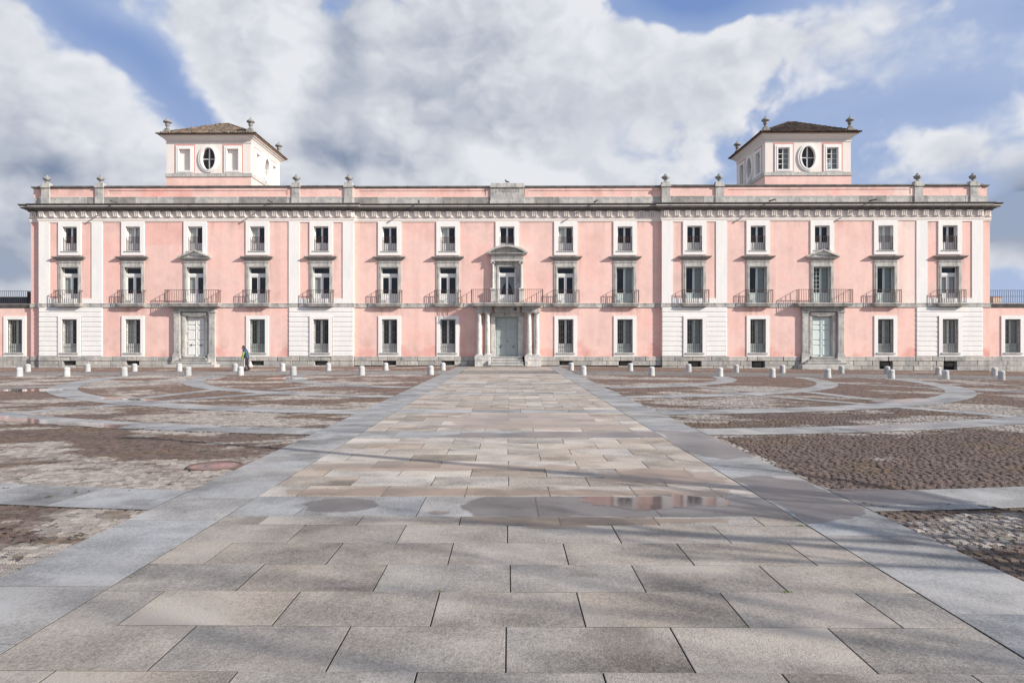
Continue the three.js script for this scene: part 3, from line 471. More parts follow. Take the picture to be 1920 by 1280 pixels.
// white corner strips: pilasters above, banded stones below
pavs.forEach(([x0, x1], k) => {
  const c = bays[[0, 4, 10, 14][k]], a = x0 + (k === 0 ? .003 : 0), b = x1 - (k === 3 ? .003 : 0);
  part('pilaster_frame', [plate([a, b, S1 + .002, A0], [[x0 + .85, c - .9, 5.25, A0 - .06], [c + .9, x1 - .85, 5.25, A0 - .06], [c - .9, c + .9, 5.25, 8.62]].slice(0, 0).concat([[x0 + .85, x1 - .85, 5.25, A0 - .06]]), 0, .05)], M.white, palace);
  const h = (S0 - PL) / 10;
  for (let i = 0; i < 10; i++) { const y0 = PL + i * h, y1 = y0 + h, f = i >= 8, put = (u, v) => part('rustic_block', [cbox(u, v, y0 + .006, y1 - .006, -.05, .07, .04)], M.white, palace); if (f) put(a, b); else { put(a, c - .89); put(c + .89, b); } }
});
// ------------------------------------------------------------------ windows
const frameBoxes = (x0, x1, y0, y1, z, t, d = .05) => [box(x0, x1, y0, y0 + t, z, z + d), box(x0, x1, y1 - t, y1, z, z + d), box(x0, x0 + t, y0 + t, y1 - t, z, z + d), box(x1 - t, x1, y0 + t, y1 - t, z, z + d)];
const sheetXY = (x0, x1, y0, y1, z) => { const g = new THREE.PlaneGeometry(x1 - x0, y1 - y0); g.translate((x0 + x1) / 2, (y0 + y1) / 2, z); return g; };
function leaf(x0, x1, y0, y1, panel, z, parent, mat = M.joinery, t = .075, grid = 0) {
  const g = frameBoxes(x0, x1, y0, y1, z, t); let py = y0 + t;
  if (panel) { g.push(box(x0 + t, x1 - t, y0 + t, y0 + panel, z + .006, z + .034), cbox(x0 + t + .04, x1 - t - .04, y0 + t + .05, y0 + panel - .06, z + .03, z + .048, .01), box(x0 + t, x1 - t, y0 + panel, y0 + panel + t, z, z + .05)); py = y0 + panel + t; }
  if (grid) { for (let k = 1; k < grid; k++) { const y = mix(py, y1 - t, k / grid); g.push(box(x0 + t, x1 - t, y - .014, y + .014, z + .01, z + .046)); } const xm = (x0 + x1) / 2; g.push(box(xm - .014, xm + .014, py, y1 - t, z + .012, z + .044)); }
  part('leaf', g, mat, parent); part('pane', [sheetXY(x0 + t - .01, x1 - t + .01, py - .01, y1 - t + .01, z + .02)], M.glass, parent);
}
const lining = (x0, x1, y0, y1, z0, z1, t = .03) => [box(x0 - t, x0, y0, y1, z0, z1), box(x1, x1 + t, y0, y1, z0, z1), box(x0 - t, x1 + t, y1, y1 + t, z0, z1), box(x0 - t, x1 + t, y0 - t, y0, z0, z1)];
function railing(x0, x1, y0, y1, z0, z1, step, r = .0115) {   // a balcony rail on three sides (z0 at the wall, z1 at the front); z0 = z1: one side only
  const g = [], bar = (x, z) => g.push(box(x - r, x + r, y0 + .05, y1 - .02, z - r, z + r));
  const n = Math.round((x1 - x0) / step); for (let i = 0; i <= n; i++) bar(mix(x0, x1, i / n), z1);
  g.push(box(x0 - .012, x1 + .012, y1 - .03, y1, z1 - .022, z1 + .022), box(x0, x1, y0 + .05, y0 + .07, z1 - .012, z1 + .012));
  for (const x of [x0, x1]) { g.push(box(x - .018, x + .018, y0, y1 + .01, z1 - .018, z1 + .018)); if (z1 > z0) { const m = Math.max(2, Math.round((z1 - z0) / step)); for (let i = 1; i < m; i++) bar(x, mix(z0, z1, i / m)); g.push(box(x - .02, x + .02, y1 - .03, y1, z0, z1 - .022), box(x - .01, x + .01, y0 + .05, y0 + .07, z0, z1 - .012)); } }
  return g;
}
// ground floor: white surround, sill, casements behind an iron grille
function groundWindow(open, curtain) {
  const w = setMesh(new THREE.Mesh(merge([plate([-.885, .885, PL + .002, 3.89], [[-.6, .6, 1.03, 3.63]], 0, .06), ...lining(-.6, .6, 1.03, 3.63, -.36, -.002)]), M.white)); w.name = 'window';
  part('sill', [cbox(-.72, .72, .9, 1.03, -.3, .13, .012)], M.granite, w);
  leaf(-.6, .0, 1.03, 3.63, .62, -.3, w, open ? M.joinery : M.green_joinery, .085); leaf(.0, .6, 1.03, 3.63, .62, -.3, w, open ? M.joinery : M.green_joinery, .085);
  if (!open) part('shutter', [box(.08, .54, 1.7, 3.56, -.42, -.4), ...[1.75, 2.2, 2.65, 3.1].map(y => cbox(.14, .48, y, y + .38, -.41, -.385, .008))], M.shutter, w);
  if (curtain) part('curtain', [box(-.54, -.06, 1.7, 3.58, -.4, -.395), box(.3, .54, 1.7, 3.58, -.4, -.395)], M.net ??= std('net_curtain', rgb(.42, .41, .39), { roughness: 1 }), w);
  const g = []; for (let i = 0; i < 8; i++) { const x = -.56 + i * .16; g.push(box(x - .013, x + .013, 1.05, 3.62, -.06, -.039)); } for (const y of [1.08, 1.42, 1.72, 2.2, 2.62, 3.28, 3.58]) g.push(box(-.6, .6, y - .012, y + .012, -.064, -.035)); for (let i = 0; i < 7; i++) { const x = -.48 + i * .16; const t = new THREE.TorusGeometry(.055, .008, 4, 10); t.translate(x, 1.57, -.05); g.push(t); }
  part('grille', g, M.grille_iron, w); return w;
}
// first floor: moulded granite surround, frieze, hood
function hoodProf(p) { return [[-p, 8.24], [0, 8.24], [.05, 8.26], [.09, 8.33], [.2, 8.36], [.24, 8.42], [.28, 8.45], [.3, 8.5], [.3, 8.53], [-p, 8.56]]; }
function firstWindow(kind, hood, curtain) {
  const w = setMesh(new THREE.Mesh(merge([plate([-.89, .89, S1 + .004, 8.1], [[-.665, .665, S1, 7.7]].map(r => [r[0], r[1], S1 + .006, r[3]]), 0, .06), plate([-.78, .78, S1 + .004, 7.85], [[-.665, .665, S1 + .006, 7.7]], .06, .085), box(-.92, .92, 8.06, 8.12, 0, .1), box(-.86, .86, 8.12, 8.24, 0, .05), ...lining(-.665, .665, S1 + .02, 7.7, -.36, -.002)]), M.granite)); w.name = 'window';
  if (hood === 'flat') part('hood', [sweep([[-.98, 0], [-.98, .02], [.98, .02], [.98, 0]], hoodProf(.02))], M.old_granite, w);
  if (hood === 'pediment') { const hb = sweep([[-.98, 0], [-.98, .02], [.98, .02], [.98, 0]], [[-.02, 8.24], [0, 8.24], [.05, 8.27], [.1, 8.33], [.24, 8.36], [.27, 8.42], [-.02, 8.44]]); const rk = s => { const g = cbox(0, 1.42, -.07, .06, 0, .3, .012); g.rotateZ(s > 0 ? Math.atan2(.52, 1.28) : Math.PI - Math.atan2(.52, 1.28)); if (s < 0) g.rotateX(0); g.translate(s > 0 ? -1.29 : 1.29, 8.46, 0); return g; }; part('pediment', [hb, rk(1), rk(-1), plate([[-1.2, 8.43], [1.2, 8.43], [0, 8.93]], [], 0, .05)], M.granite, w); }
  if (kind === 'transom') { const J = M.joinery; part('transom', [box(-.665, .665, 7.02, 7.17, -.31, -.22), ...frameBoxes(-.665, .665, 7.17, 7.7, -.3, .06)], J, w); part('pane', [sheetXY(-.62, .62, 7.22, 7.65, -.28)], M.glass, w); leaf(-.665, 0, S1 + .02, 7.02, .66, -.3, w, J, .1); leaf(0, .665, S1 + .02, 7.02, .66, -.3, w, J, .1); }
  if (curtain) part('curtain', [box(-.6, curtain > 1 ? .6 : -.08, 5.6, 6.98, -.4, -.395)], M.net, w);
  if (kind !== 'transom') { const J = M.green_joinery; leaf(-.665, 0, S1 + .02, 7.7, .72, -.3, w, J, .08, kind === 'grid' ? 6 : 0); leaf(0, .665, S1 + .02, 7.7, .72, -.3, w, J, .08); const ys = [5.75, 6.1, 6.7, 7.1]; part('shutter', [box(.05, .62, 5.6, 7.66, -.37, -.35), ...ys.map(y => cbox(.14, .54, y, y + .34, -.36, -.325, .012))], M.shutter, w); }
  return w;
}
// top floor: white surround, sill, casements, low railing in the opening
function topWindow(kind) {
  const w = setMesh(new THREE.Mesh(merge([plate([-.905, .905, 8.64, A0 - .002], [[-.575, .575, 8.97, 10.88]], 0, .07), ...lining(-.575, .575, 8.97, 10.88, -.36, -.002)]), M.white)); w.name = 'window';
  part('sill', [cbox(-.68, .68, 8.9, 8.97, -.3, .12, .01)], M.granite, w);
  leaf(-.575, 0, 8.97, 10.88, .58, -.3, w, M.joinery, .07); leaf(0, .575, 8.97, 10.88, .58, -.3, w, M.joinery, .07);
  if (kind === 'blind') part('blind', [box(-.54, .54, 9.5, 10.85, -.36, -.35), ...Array.from({ length: 5 }, (_, i) => box(-.54, .54, 9.7 + i * .24, 9.712 + i * .24, -.35, -.344))], M.blind, w);
  if (kind === 'half') part('blind', [box(-.54, -.03, 9.5, 10.85, -.36, -.35)], M.blind, w);
  part('railing', railing(-.56, .56, 8.98, 10.07, -.05, -.05, .14, .0115), M.iron, w); return w;
}
{
  const proto = {}; const use = (key, make, x, p) => { if (!proto[key]) { proto[key] = make(); } const c = copyOf(proto[key], palace, [x, 0, p]); return c; };
  bays.forEach((x, i) => {
    const p = baseP(i), pav = [0, 4, 10, 14].includes(i), d = pav ? .055 : 0;
    if (![2, 7, 12].includes(i)) { const gk = [3, 9, 10, 11, 13].includes(i) ? 1 : [0, 1, 14].includes(i) ? 2 : 0; use('g' + gk, () => groundWindow(gk !== 1, gk === 2), x, p + d * 1.2); }
    const kind = i === 12 ? 'grid' : i >= 9 && i <= 13 ? 'shutter' : 'transom', hood = i === 2 || i === 12 ? 'pediment' : 'flat';
    const cu = [0, 2, 4].includes(i) ? 1 : i === 14 ? 2 : 0; if (i !== 7) use('f' + kind + hood + cu, () => firstWindow(kind, hood, cu), x, p);
    const tk = [1, 13].includes(i) ? 'blind' : [2, 3, 6, 8].includes(i) ? 'half' : ''; use('t' + tk, () => topWindow(tk), x, p + (pav ? .002 : 0));
  });
}
// balconies
function balcony(hw, d, y0, y1, mat, step, rail) {
  const prof = [[-.05, y0], [0, y0], [.03, y0 + (y1 - y0) * .3], [.06, y0 + (y1 - y0) * .45], [.06, y0 + (y1 - y0) * .6], [.1, y0 + (y1 - y0) * .72], [.1, y1], [-.05, y1]];
  const m = setMesh(new THREE.Mesh(merge([sweep([[-hw + .1, 0], [-hw + .1, d - .1], [hw - .1, d - .1], [hw - .1, 0]], prof), box(-hw + .12, hw - .12, y0 + .01, y1 - .004, -.2, d - .12)]), mat)); m.name = 'balcony';
  part('railing', railing(-hw + .05, hw - .05, y1, y1 + 1.02 * rail, .02, d - .05, step), M.iron, m); return m;
}
{
  const b0 = balcony(1.06, .44, 4.61, 4.87, M.granite, .17, 1);
  bays.forEach((x, i) => { if (![2, 7, 12].includes(i)) copyOf(b0, palace, [x + (baseP(i) ? 0 : 0), 0, baseP(i)]); });
  const b1 = balcony(2.1, .72, 4.6, 4.87, M.granite, .18, 1); copyOf(b1, palace, [bays[2], 0, 0]); copyOf(b1, palace, [bays[12], 0, 0]);
  const b2 = balcony(2.78, 1.3, 4.62, 4.87, M.granite, .165, 1); copyOf(b2, palace, [bays[7], 0, CP]);
}
// doors: two panelled leaves
function doorLeaf(x0, x1, y0, y1, rows, mat, z, parent, face = .03) {
  const d = part('door_leaf', [box(x0 + .004, x1 - .004, y0, y1, z - .05, z)], mat, parent); let y = y0 + .12; const tot = rows.reduce((a, b) => a + b, 0), h = y1 - y0 - .12 - .08 * rows.length;
  for (const r of rows) { const hh = h * r / tot; part('panel', [cbox(x0 + .11, x1 - .11, y, y + hh, z - .02, z + face, Math.min(.02, face * .6))], mat, d); y += hh + .08; }
  return d;
}
function sidePortal(x, mat, knock) {
  const P = setMesh(new THREE.Mesh(merge([cbox(-1.66, 1.66, 4.22, 4.4, -.02, .27, .01), cbox(-1.6, 1.6, 4.4, 4.61, -.02, .24, .01), box(-1.62, 1.62, 4.4, 4.43, -.02, .3)]), M.granite)); P.name = 'portal'; P.position.set(x, 0, 0); palace.add(P);
  for (const s of [-1, 1]) {
    const u = s * 1.38; part('pilaster', [cbox(u - .24, u + .24, .92, 4.08, -.02, .22, .01), box(u - .19, u + .19, 1.1, 3.95, .215, .232)], M.granite, P);
    part('capital', [cbox(u - .26, u + .26, 4.07, 4.13, -.02, .24, .008), cbox(u - .3, u + .3, 4.13, 4.215, -.02, .28, .012)], M.granite, P);
    part('pedestal', [cbox(u - .34, u + .34, -.4, .34, -.02, .36, .012), cbox(u - .3, u + .3, .34, .86, -.02, .3, .012), cbox(u - .27, u + .27, .86, .94, -.02, .25, .012)], M.granite, P);
    part('jamb', [cbox(s < 0 ? -1.1 : .76, s < 0 ? -.76 : 1.1, .72, 3.86, -.36, .06, .01), cbox(s < 0 ? -1.0 : .85, s < 0 ? -.85 : 1.0, .72, 3.86, .05, .1, .01)], M.granite, P);
  }
  part('lintel', [cbox(-1.1, 1.1, 3.83, 4.215, -.36, .06, .01), cbox(-.86, .86, 3.9, 4.02, .05, .14, .01), cbox(-.95, .95, 4.02, 4.12, .05, .2, .012), cbox(-.45, .45, 3.84, 3.9, .05, .12, .01)], M.granite, P);
  const steps = [[.72, .60, .42, .86], [.60, .45, .66, 1.04], [.45, .28, .92, 1.3], [.28, .12, 1.2, 1.62]]; steps.forEach(([y1, y0, d, hw]) => part('step', [box(-hw + .03, hw - .03, y0 - .03, y1 - .05, -.2, d * .62 - .04), cbox(-hw, hw, y1 - .055, y1, -.2, d * .62 + .03, .012)], M.granite, P)); part('step', [cbox(-1.95, 1.95, -.4, .12, -.1, 1.02, .016)], M.granite, P);
  const door = part('door', [box(-.77, .77, .72, 3.84, -.36, -.345)], mat, palace, [x, 0, 0]);
  doorLeaf(-.755, 0, .73, 3.83, [.62, .3, .62, .3, .5].map(v => v), mat, -.22, door, .05); doorLeaf(0, .755, .73, 3.83, [.62, .3, .62, .3, .5], mat, -.22, door, .05);
  part('astragal', [box(-.035, .035, .73, 3.83, -.22, -.15)], mat, door);
  if (knock) for (const u of [-.38, .38]) part('knocker', [new THREE.TorusGeometry(.06, .014, 6, 14).translate(u, 1.6, -.155), box(u - .03, u + .03, 1.63, 1.69, -.2, -.14)], M.dark_iron, door);
}
sidePortal(bays[2], M.white_door, true); sidePortal(bays[12], M.green_door ? std('pale_green_door', rgb(.60, .68, .66), { roughness: .55, bumpMap: plasterBump, bumpScale: .002 }) : 0, false);
{ // main portal: paired columns, entablature, balcony; above it a columned window with a curved pediment
  const x = bays[7], z = CP;
  const P = setMesh(new THREE.Mesh(merge([box(-1.0, 1.0, 4.17, 4.62, -.02, .3), ...[-1, 1].flatMap(s => { const u = s * 1.82; return [cbox(u - .66, u + .66, 4.17, 4.3, -.02, .8, .01), cbox(u - .63, u + .63, 4.3, 4.45, -.02, .76, .01), cbox(u - .64, u + .64, 4.45, 4.62, -.02, .78, .01)]; }), box(-.24, .14, 4.28, 4.58, .29, .36)]), M.granite)); P.name = 'portal'; P.position.set(x, 0, z); palace.add(P);
  const shaft = lathe([[.2, .95], [.205, 1.0], [.203, 1.6], [.19, 2.6], [.165, 3.9], [.165, 3.93], [.185, 3.95], [.185, 3.98], [.165, 4.0], [.17, 4.04], [.22, 4.09], [.225, 4.11]], 24), baseG = lathe([[.27, .86], [.27, .91], [.25, .935], [.215, .95], [.2, .96]], 24);
  for (const u of [-2.17, -1.52, 1.72 - .02, 2.3]) {
    const c = part('column', [shaft.clone().translate(u, 0, .52), baseG.clone().translate(u, 0, .52), cbox(u - .28, u + .28, .77, .86, .24, .8, .008)], M.pale_granite, P);
    part('capital', [cbox(u - .26, u + .26, 4.1, 4.168, .26, .78, .008)], M.pale_granite, c);
    part('pilaster', [cbox(u - .2, u + .2, .77, 4.165, -.02, .1, .006)], M.granite, P);
  }
  for (const s of [-1, 1]) { const u = s < 0 ? -1.87 : 2.0; part('pedestal', [cbox(u - .64, u + .64, .44, .77, -.02, .86, .01), cbox(u - .62, u + .62, -.06, .44, -.02, .83, .01)], M.pale_granite, P); part('guard_stone', [cbox(s < 0 ? -1.5 : 1.36, s < 0 ? -1.28 : 1.62, -.06, .42, .8, 1.02, .04)], M.granite, P); part('jamb', [cbox(s < 0 ? -1.27 : .88, s < 0 ? -.93 : 1.27, .7, 4.1, -.45, .08, .01)], M.pale_granite, P); }
  part('lintel', [cbox(-1.27, 1.27, 3.83, 4.168, -.45, .082, .01)], M.granite, P);
  [[.72, .5, .5, 1.2], [.5, .3, .75, 1.24], [.3, .11, .98, 1.27], [.11, -.06, 1.22, 1.3]].forEach(([y1, y0, d, hw]) => part('step', [box(-hw + .02, hw - .02, y0 - .02, y1 - .05, -.2, d - .05), cbox(-hw, hw, y1 - .06, y1, -.2, d, .012)], M.granite, P));
  const door = part('door', [box(-.95, .9, .72, 3.84, -.43, -.42)], M.green_door, palace, [x, 0, z]);
  doorLeaf(-.94, -.02, .73, 3.83, [.85, .62, .8, .14, .78].map(v => v), M.green_door, -.33, door, .022); doorLeaf(-.02, .9, .73, 3.83, [.85, .62, .8, .14, .78], M.green_door, -.33, door, .022);
  for (const u of [-.52, .5]) part('knocker', [new THREE.SphereGeometry(.035, 10, 8).translate(u, 1.52, -.28), new THREE.TorusGeometry(.06, .012, 6, 14).translate(u, 1.47, -.28)], M.dark_iron, door); part('lock', [box(.02, .07, 1.85, 1.98, -.33, -.3)], M.dark_iron, door);
  // window above
  const w = part('window', [plate([-1.0, 1.0, S1 + .004, 8.15], [[-.655, .655, S1 + .006, 7.78]], 0, .05), ...lining(-.655, .655, S1 + .02, 7.78, -.36, -.002), plate([-.78, .78, S1 + .004, 7.9], [[-.655, .655, S1 + .006, 7.78]], .05, .09)], M.granite, palace, [x, 0, z]);
  part('transom', [box(-.655, .655, 7.06, 7.22, -.31, -.22), ...frameBoxes(-.655, .655, 7.22, 7.78, -.3, .07)], M.joinery, w); part('pane', [sheetXY(-.6, .6, 7.28, 7.72, -.28)], M.glass, w); leaf(-.655, 0, S1 + .02, 7.06, .6, -.3, w, M.joinery, .085); leaf(0, .655, S1 + .02, 7.06, .6, -.3, w, M.joinery, .085);
  const cur = s => { const pts = s > 0 ? [[.57, 6.98], [.57, 5.6], [.5, 5.6], [.35, 6.15], [.12, 6.6], [.06, 6.98]] : [[-.57, 6.98], [-.57, 5.6], [-.5, 5.6], [-.35, 6.15], [-.12, 6.6], [-.06, 6.98]].reverse(); return plate(pts, [], -.4, -.39); }; part('curtain', [cur(1), cur(-1)], std('curtain', rgb(.24, .24, .26), { roughness: .95 }), w);
  const A = setMesh(new THREE.Mesh(merge([cbox(-1.28, 1.28, 8.15, 8.27, -.02, .36, .01), cbox(-1.26, 1.26, 8.27, 8.4, -.02, .35, .01), cbox(-1.3, 1.3, 8.38, 8.43, -.02, .4, .01), cbox(-1.24, 1.24, 8.43, 8.63, -.02, .32, .01)]), M.granite)); A.name = 'aedicule'; A.position.set(x, 0, z); palace.add(A);
  const sh = lathe([[.105, 6.1], [.105, 6.14], [.1, 6.2], [.098, 6.8], [.088, 7.94], [.088, 7.97], [.1, 7.99]], 18), bs = lathe([[.14, 6.03], [.14, 6.07], [.115, 6.1], [.105, 6.12]], 18);
  for (const u of [-1.1, 1.12]) {
    const c = part('column', [sh.clone().translate(u, 0, .24), bs.clone().translate(u, 0, .24)], M.pale_granite, A); const vol = [cbox(u - .15, u + .15, 8.08, 8.148, .08, .4, .008)]; for (const s of [-1, 1]) { const q = new THREE.CylinderGeometry(.065, .065, .26, 12); q.rotateX(Math.PI / 2); q.translate(u + s * .12, 8.03, .24); vol.push(q); } part('capital', vol, M.pale_granite, c);
    part('pedestal', [cbox(u - .2, u + .2, 4.88, 5.02, -.02, .47, .01), cbox(u - .17, u + .17, 5.02, 5.88, -.02, .42, .01), cbox(u - .21, u + .21, 5.88, 6.03, -.02, .47, .012)], M.pale_granite, A); part('pilaster', [cbox(u - .12, u + .12, 6.03, 8.148, -.02, .1, .006)], M.granite, A);
  }
  const arc = (R, cy, hw, n = 24) => { const a = Math.asin(hw / R); return Array.from({ length: n + 1 }, (_, i) => { const t = -a + 2 * a * i / n; return [R * Math.sin(t), cy + R * Math.cos(t)]; }); };
  const hw = 1.62, rise = .6, R = (hw * hw + rise * rise) / 2 / rise, cy = 8.8 - (R - rise), out = arc(R, cy, hw), inn = arc(R - .15, cy, hw - .1);
  part('pediment', [sweep([[-1.32, 0], [-1.32, .3], [1.32, .3], [1.32, 0]], [[-.3, 8.63], [0, 8.63], [.1, 8.66], [.22, 8.69], [.26, 8.75], [.26, 8.78], [-.3, 8.8]]), plate([...out, ...inn.slice().reverse()], [], 0, .56), plate([...arc(R - .05, cy, hw - .12)], [], 0, .16)], M.granite, A);
}
{ // rainwater spouts under the attic
  const g = new THREE.CylinderGeometry(.045, .065, .8, 10); g.rotateX(Math.PI / 2); g.translate(0, 0, .4); const h = new THREE.CylinderGeometry(.075, .06, .16, 10); h.rotateX(Math.PI / 2); h.translate(0, 0, .8); const s = merge([g, h]);
  for (const [x, p, t] of [[-30.5, 0, .05], [-18.4, 0, .05], [-7.0, CP, .1], [6.65, CP, .1], [20.1, 0, .1], [27.8, 0, .1]]) { const m = part('water_spout', s, M.spout, palace, [x, C1 + .13, p + .4]); m.rotation.set(.08, t, 0, 'YXZ'); }
}
{ // security floodlights and small fixings on the front
  part('wall_lamp', [box(.55, .72, 4.3, 4.42, .3, .42), box(.6, .66, 4.4, 4.5, .3, .34)], M.dark_iron, palace, [bays[7], 0, CP]);
  part('wall_number', [box(-.12, -.02, 3.95, 4.03, .082, .095)], M.dark_iron, palace, [bays[7] - .1, 0, CP]);
}
// ------------------------------------------------------------------ the two belvedere towers on the roof
function tower(cx, label, niches, lower) {
  const S = 3.74, z0 = -60, t = thing('belvedere_tower', label, 'roof tower', [cx, 13.2, z0 - S]);
  const Y = y => y - 13.2, hs = S;
  part('wall', [box(-hs - .03, hs + .03, 0, Y(16.42), -hs - .03, hs + .03)], M.pink, t);
  const sq = d => [[-hs - d, hs + d], [hs + d, hs + d], [hs + d, -hs - d], [-hs - d, -hs - d]];
  part('string_course', [sweep(sq(0), [[-.3, Y(16.42)], [.1, Y(16.42)], [.1, Y(16.73)], [.03, Y(16.75)], [-.3, Y(16.75)]], true)], M.granite, t);
  const rot = (g, k) => { g.rotateY(k * Math.PI / 2); return g; };
  const nx = 2.13, oy = Y(18.02), ov = n => oval(0, oy, .6, .97, n);
  part('wall', [0, 1, 2, 3].map(k => rot(plate([-hs + (k % 2 ? .2 : 0), hs - (k % 2 ? .2 : 0), Y(16.74), Y(19.6)], [[-nx - .5, -nx + .5, Y(16.98), Y(18.88)], [nx - .5, nx + .5, Y(16.98), Y(18.88)], ov()], hs - .2, hs), k)), M.cream, t);
  part('moulding', [sweep(sq(0), [[-.05, Y(19.36)], [.03, Y(19.36)], [.05, Y(19.42)], [.05, Y(19.46)], [-.05, Y(19.46)]], true), sweep(sq(0), [[-.1, Y(19.58)], [.05, Y(19.58)], [.1, Y(19.7)], [.22, Y(19.78)], [.3, Y(19.88)], [.42, Y(19.92)], [.42, Y(20.02)], [-.1, Y(20.02)]], true)], M.cream, t);
  for (let k = 0; k < 4; k++) {
    for (const s of [-1, 1]) {
      const x = s * nx, w = part('window', [rot(plate([x - .78, x + .78, Y(16.78), Y(19.16)], [[x - .5, x + .5, Y(16.98), Y(18.88)]], hs, hs + .06), k), rot(plate([x - .62, x + .62, Y(16.86), Y(19.02)], [[x - .5, x + .5, Y(16.98), Y(18.88)]], hs + .06, hs + .085), k)], M.white, t);
      part('painted_border', [rot(plate([x - .9, x + .9, Y(16.752), Y(19.3)], [[x - .82, x + .82, Y(16.752) + .001, Y(19.2)]], hs, hs + .015), k)], std('salmon_line', rgb(.62, .30, .26)), w);
      if (niches) part('niche', [rot(box(x - .52, x + .52, Y(16.9), Y(18.9), hs - .22, hs - .2), k)], M.cream, w);
      else { const g = frameBoxes(x - .5, x + .5, Y(16.98), Y(18.88), hs - .2, .06, .05); g.push(box(x - .045, x + .045, Y(17.04), Y(18.82), hs - .2, hs - .148)); for (let r = 1; r < 4; r++) g.push(box(x - .44, x + .44, mix(Y(17.04), Y(18.82), r / 4) - .02, mix(Y(17.04), Y(18.82), r / 4) + .02, hs - .196, hs - .152)); part('sash', g.map(q => rot(q, k)), M.joinery, w); part('pane', [rot(sheetXY(x - .47, x + .47, Y(17), Y(18.86), hs - .18), k)], M.glass, w); part('shutter', [rot(box(x + .02, x + .46, Y(17), Y(18.86), hs - .3, hs - .28), k)], M.shutter, w); }
    }
    const o = part('oval_window', [rot(plate(oval(0, oy, .9, 1.2), [ov()], hs, hs + .1), k), rot(plate(oval(0, oy, .74, 1.08), [ov()], hs + .1, hs + .14), k)], M.white, t);
    part('glazing_bar', [box(-.05, .05, oy - .95, oy + .95, hs - .2, hs - .14), box(-.6, .6, oy - .03, oy + .03, hs - .195, hs - .145)].map(q => rot(q, k)), M.joinery, o); part('pane', [rot(new THREE.ShapeGeometry(new THREE.Shape(oval(0, oy, .62, .99).map(q => new THREE.Vector2(...q)))).translate(0, 0, hs - .18), k)], M.glass, o);
  }
  part('partition', [box(-hs + .25, hs - .25, Y(16.5), Y(16.6), -hs + .25, hs - .25), box(-1.2, 1.2, Y(16.6), Y(20), -1.2, 1.2)], M.interior, t);
  // hipped roof of curved tiles
  const e = hs + .55, yE = Y(20.06), yA = Y(22.3), roof = part('roof', [tris([0, 1, 2, 3].flatMap(k => { const c = [[-e, e], [e, e], [e, -e], [-e, -e]], a = c[k], b = c[(k + 1) % 4]; return [[[a[0], yE, a[1]], [b[0], yE, b[1]], [0, yA - .05, 0]], [[a[0], yE - .04, a[1]], [0, yE - .05, 0], [b[0], yE - .04, b[1]]], ...quad([a[0], yE - .04, a[1]], [b[0], yE - .04, b[1]], [b[0], yE, b[1]], [a[0], yE, a[1]])]; }))], M.tile_red, t);
  const tones = lower.map((c, i) => std('roof_tile' + cx.toFixed(0) + i, rgb(...c), { map: tileTex, roughness: .9 })), buckets = tones.map(() => []);
  const cover = (r0, r1, l) => { const g = new THREE.CylinderGeometry(r1, r0, l, 6, 1, true, -Math.PI / 2, Math.PI); g.rotateX(-Math.PI / 2); return g; };   // half round, running along -z uphill
  const cg = cover(.105, .08, .42).toNonIndexed(); const pitch = Math.atan2(yA - yE, e), run = e / Math.cos(pitch), mm = new THREE.Matrix4();
  for (let k = 0; k < 4; k++) for (let i = 0; i < 38; i++) {
    const x = -e + .11 + i * (2 * e - .22) / 37, len = (1 - Math.abs(x) / e) * run;
    for (let s = 0; s < len - .1; s += .34) {
      const g = cg.clone(); g.translate(0, 0, -.2); g.rotateX(pitch - .03 + rr(-.02, .02)); g.rotateZ(rr(-.04, .04)); g.translate(x + rr(-.012, .012), yE + .0 + Math.sin(pitch) * s + .01, e + .06 - Math.cos(pitch) * s); g.rotateY(k * Math.PI / 2);
      buckets[Math.floor(rnd() * tones.length)].push(g);
    }
  }
  buckets.forEach((b, i) => { const m = part('roof_tile', b, tones[i], roof); m.userData.kind = 'stuff'; });
  const hip = []; for (let k = 0; k < 4; k++) for (let s = 0; s < 14; s++) { const g = cg.clone(); const L = Math.hypot(e * Math.SQRT2, yA - yE), pp = Math.atan2(yA - yE, e * Math.SQRT2); g.scale(1.25, 1.25, 1); g.rotateX(pp - .03); const d = s / 14 * L; g.translate(0, yE + .06 + Math.sin(pp) * d, e * Math.SQRT2 - Math.cos(pp) * d - .1); g.rotateY(Math.PI / 4 + k * Math.PI / 2); hip.push(g); }
  part('hip_tile', hip, tones[0], roof).userData.kind = 'stuff';
  const u = lathe([[0, 0], [.22, 0], [.22, .08], [.12, .12], [.1, .22], [.17, .3], [.2, .42], [.17, .5], [.2, .54], [.34, .62], [.36, .68], [.3, .76], [.18, .86], [.08, .92], [.07, .98], [.03, 1.05], [.012, 1.12], [0, 1.16]], 22);
  for (const [sx, sz] of [[-1, 1], [1, 1], [1, -1], [-1, -1]]) { const b = part('urn', [u.clone().translate(0, .34, 0), cbox(-.3, .3, -.2, .2, -.3, .3, .02), cbox(-.24, .24, .2, .34, -.24, .24, .03)], M.old_granite, t, [sx * (hs - .05), Y(20.28), sz * (hs - .05)]); }
  return t;
}
tower(-26.5, 'square roof tower with blind white windows, its sunny side facing the middle', true, [[.27, .235, .205], [.18, .165, .15], [.34, .215, .15], [.13, .12, .112], [.31, .285, .26]]);
tower(26.21, 'square roof tower with small glazed windows and a dark tiled roof', false, [[.12, .10, .085], [.20, .16, .13], [.08, .07, .062], [.28, .17, .12]]);

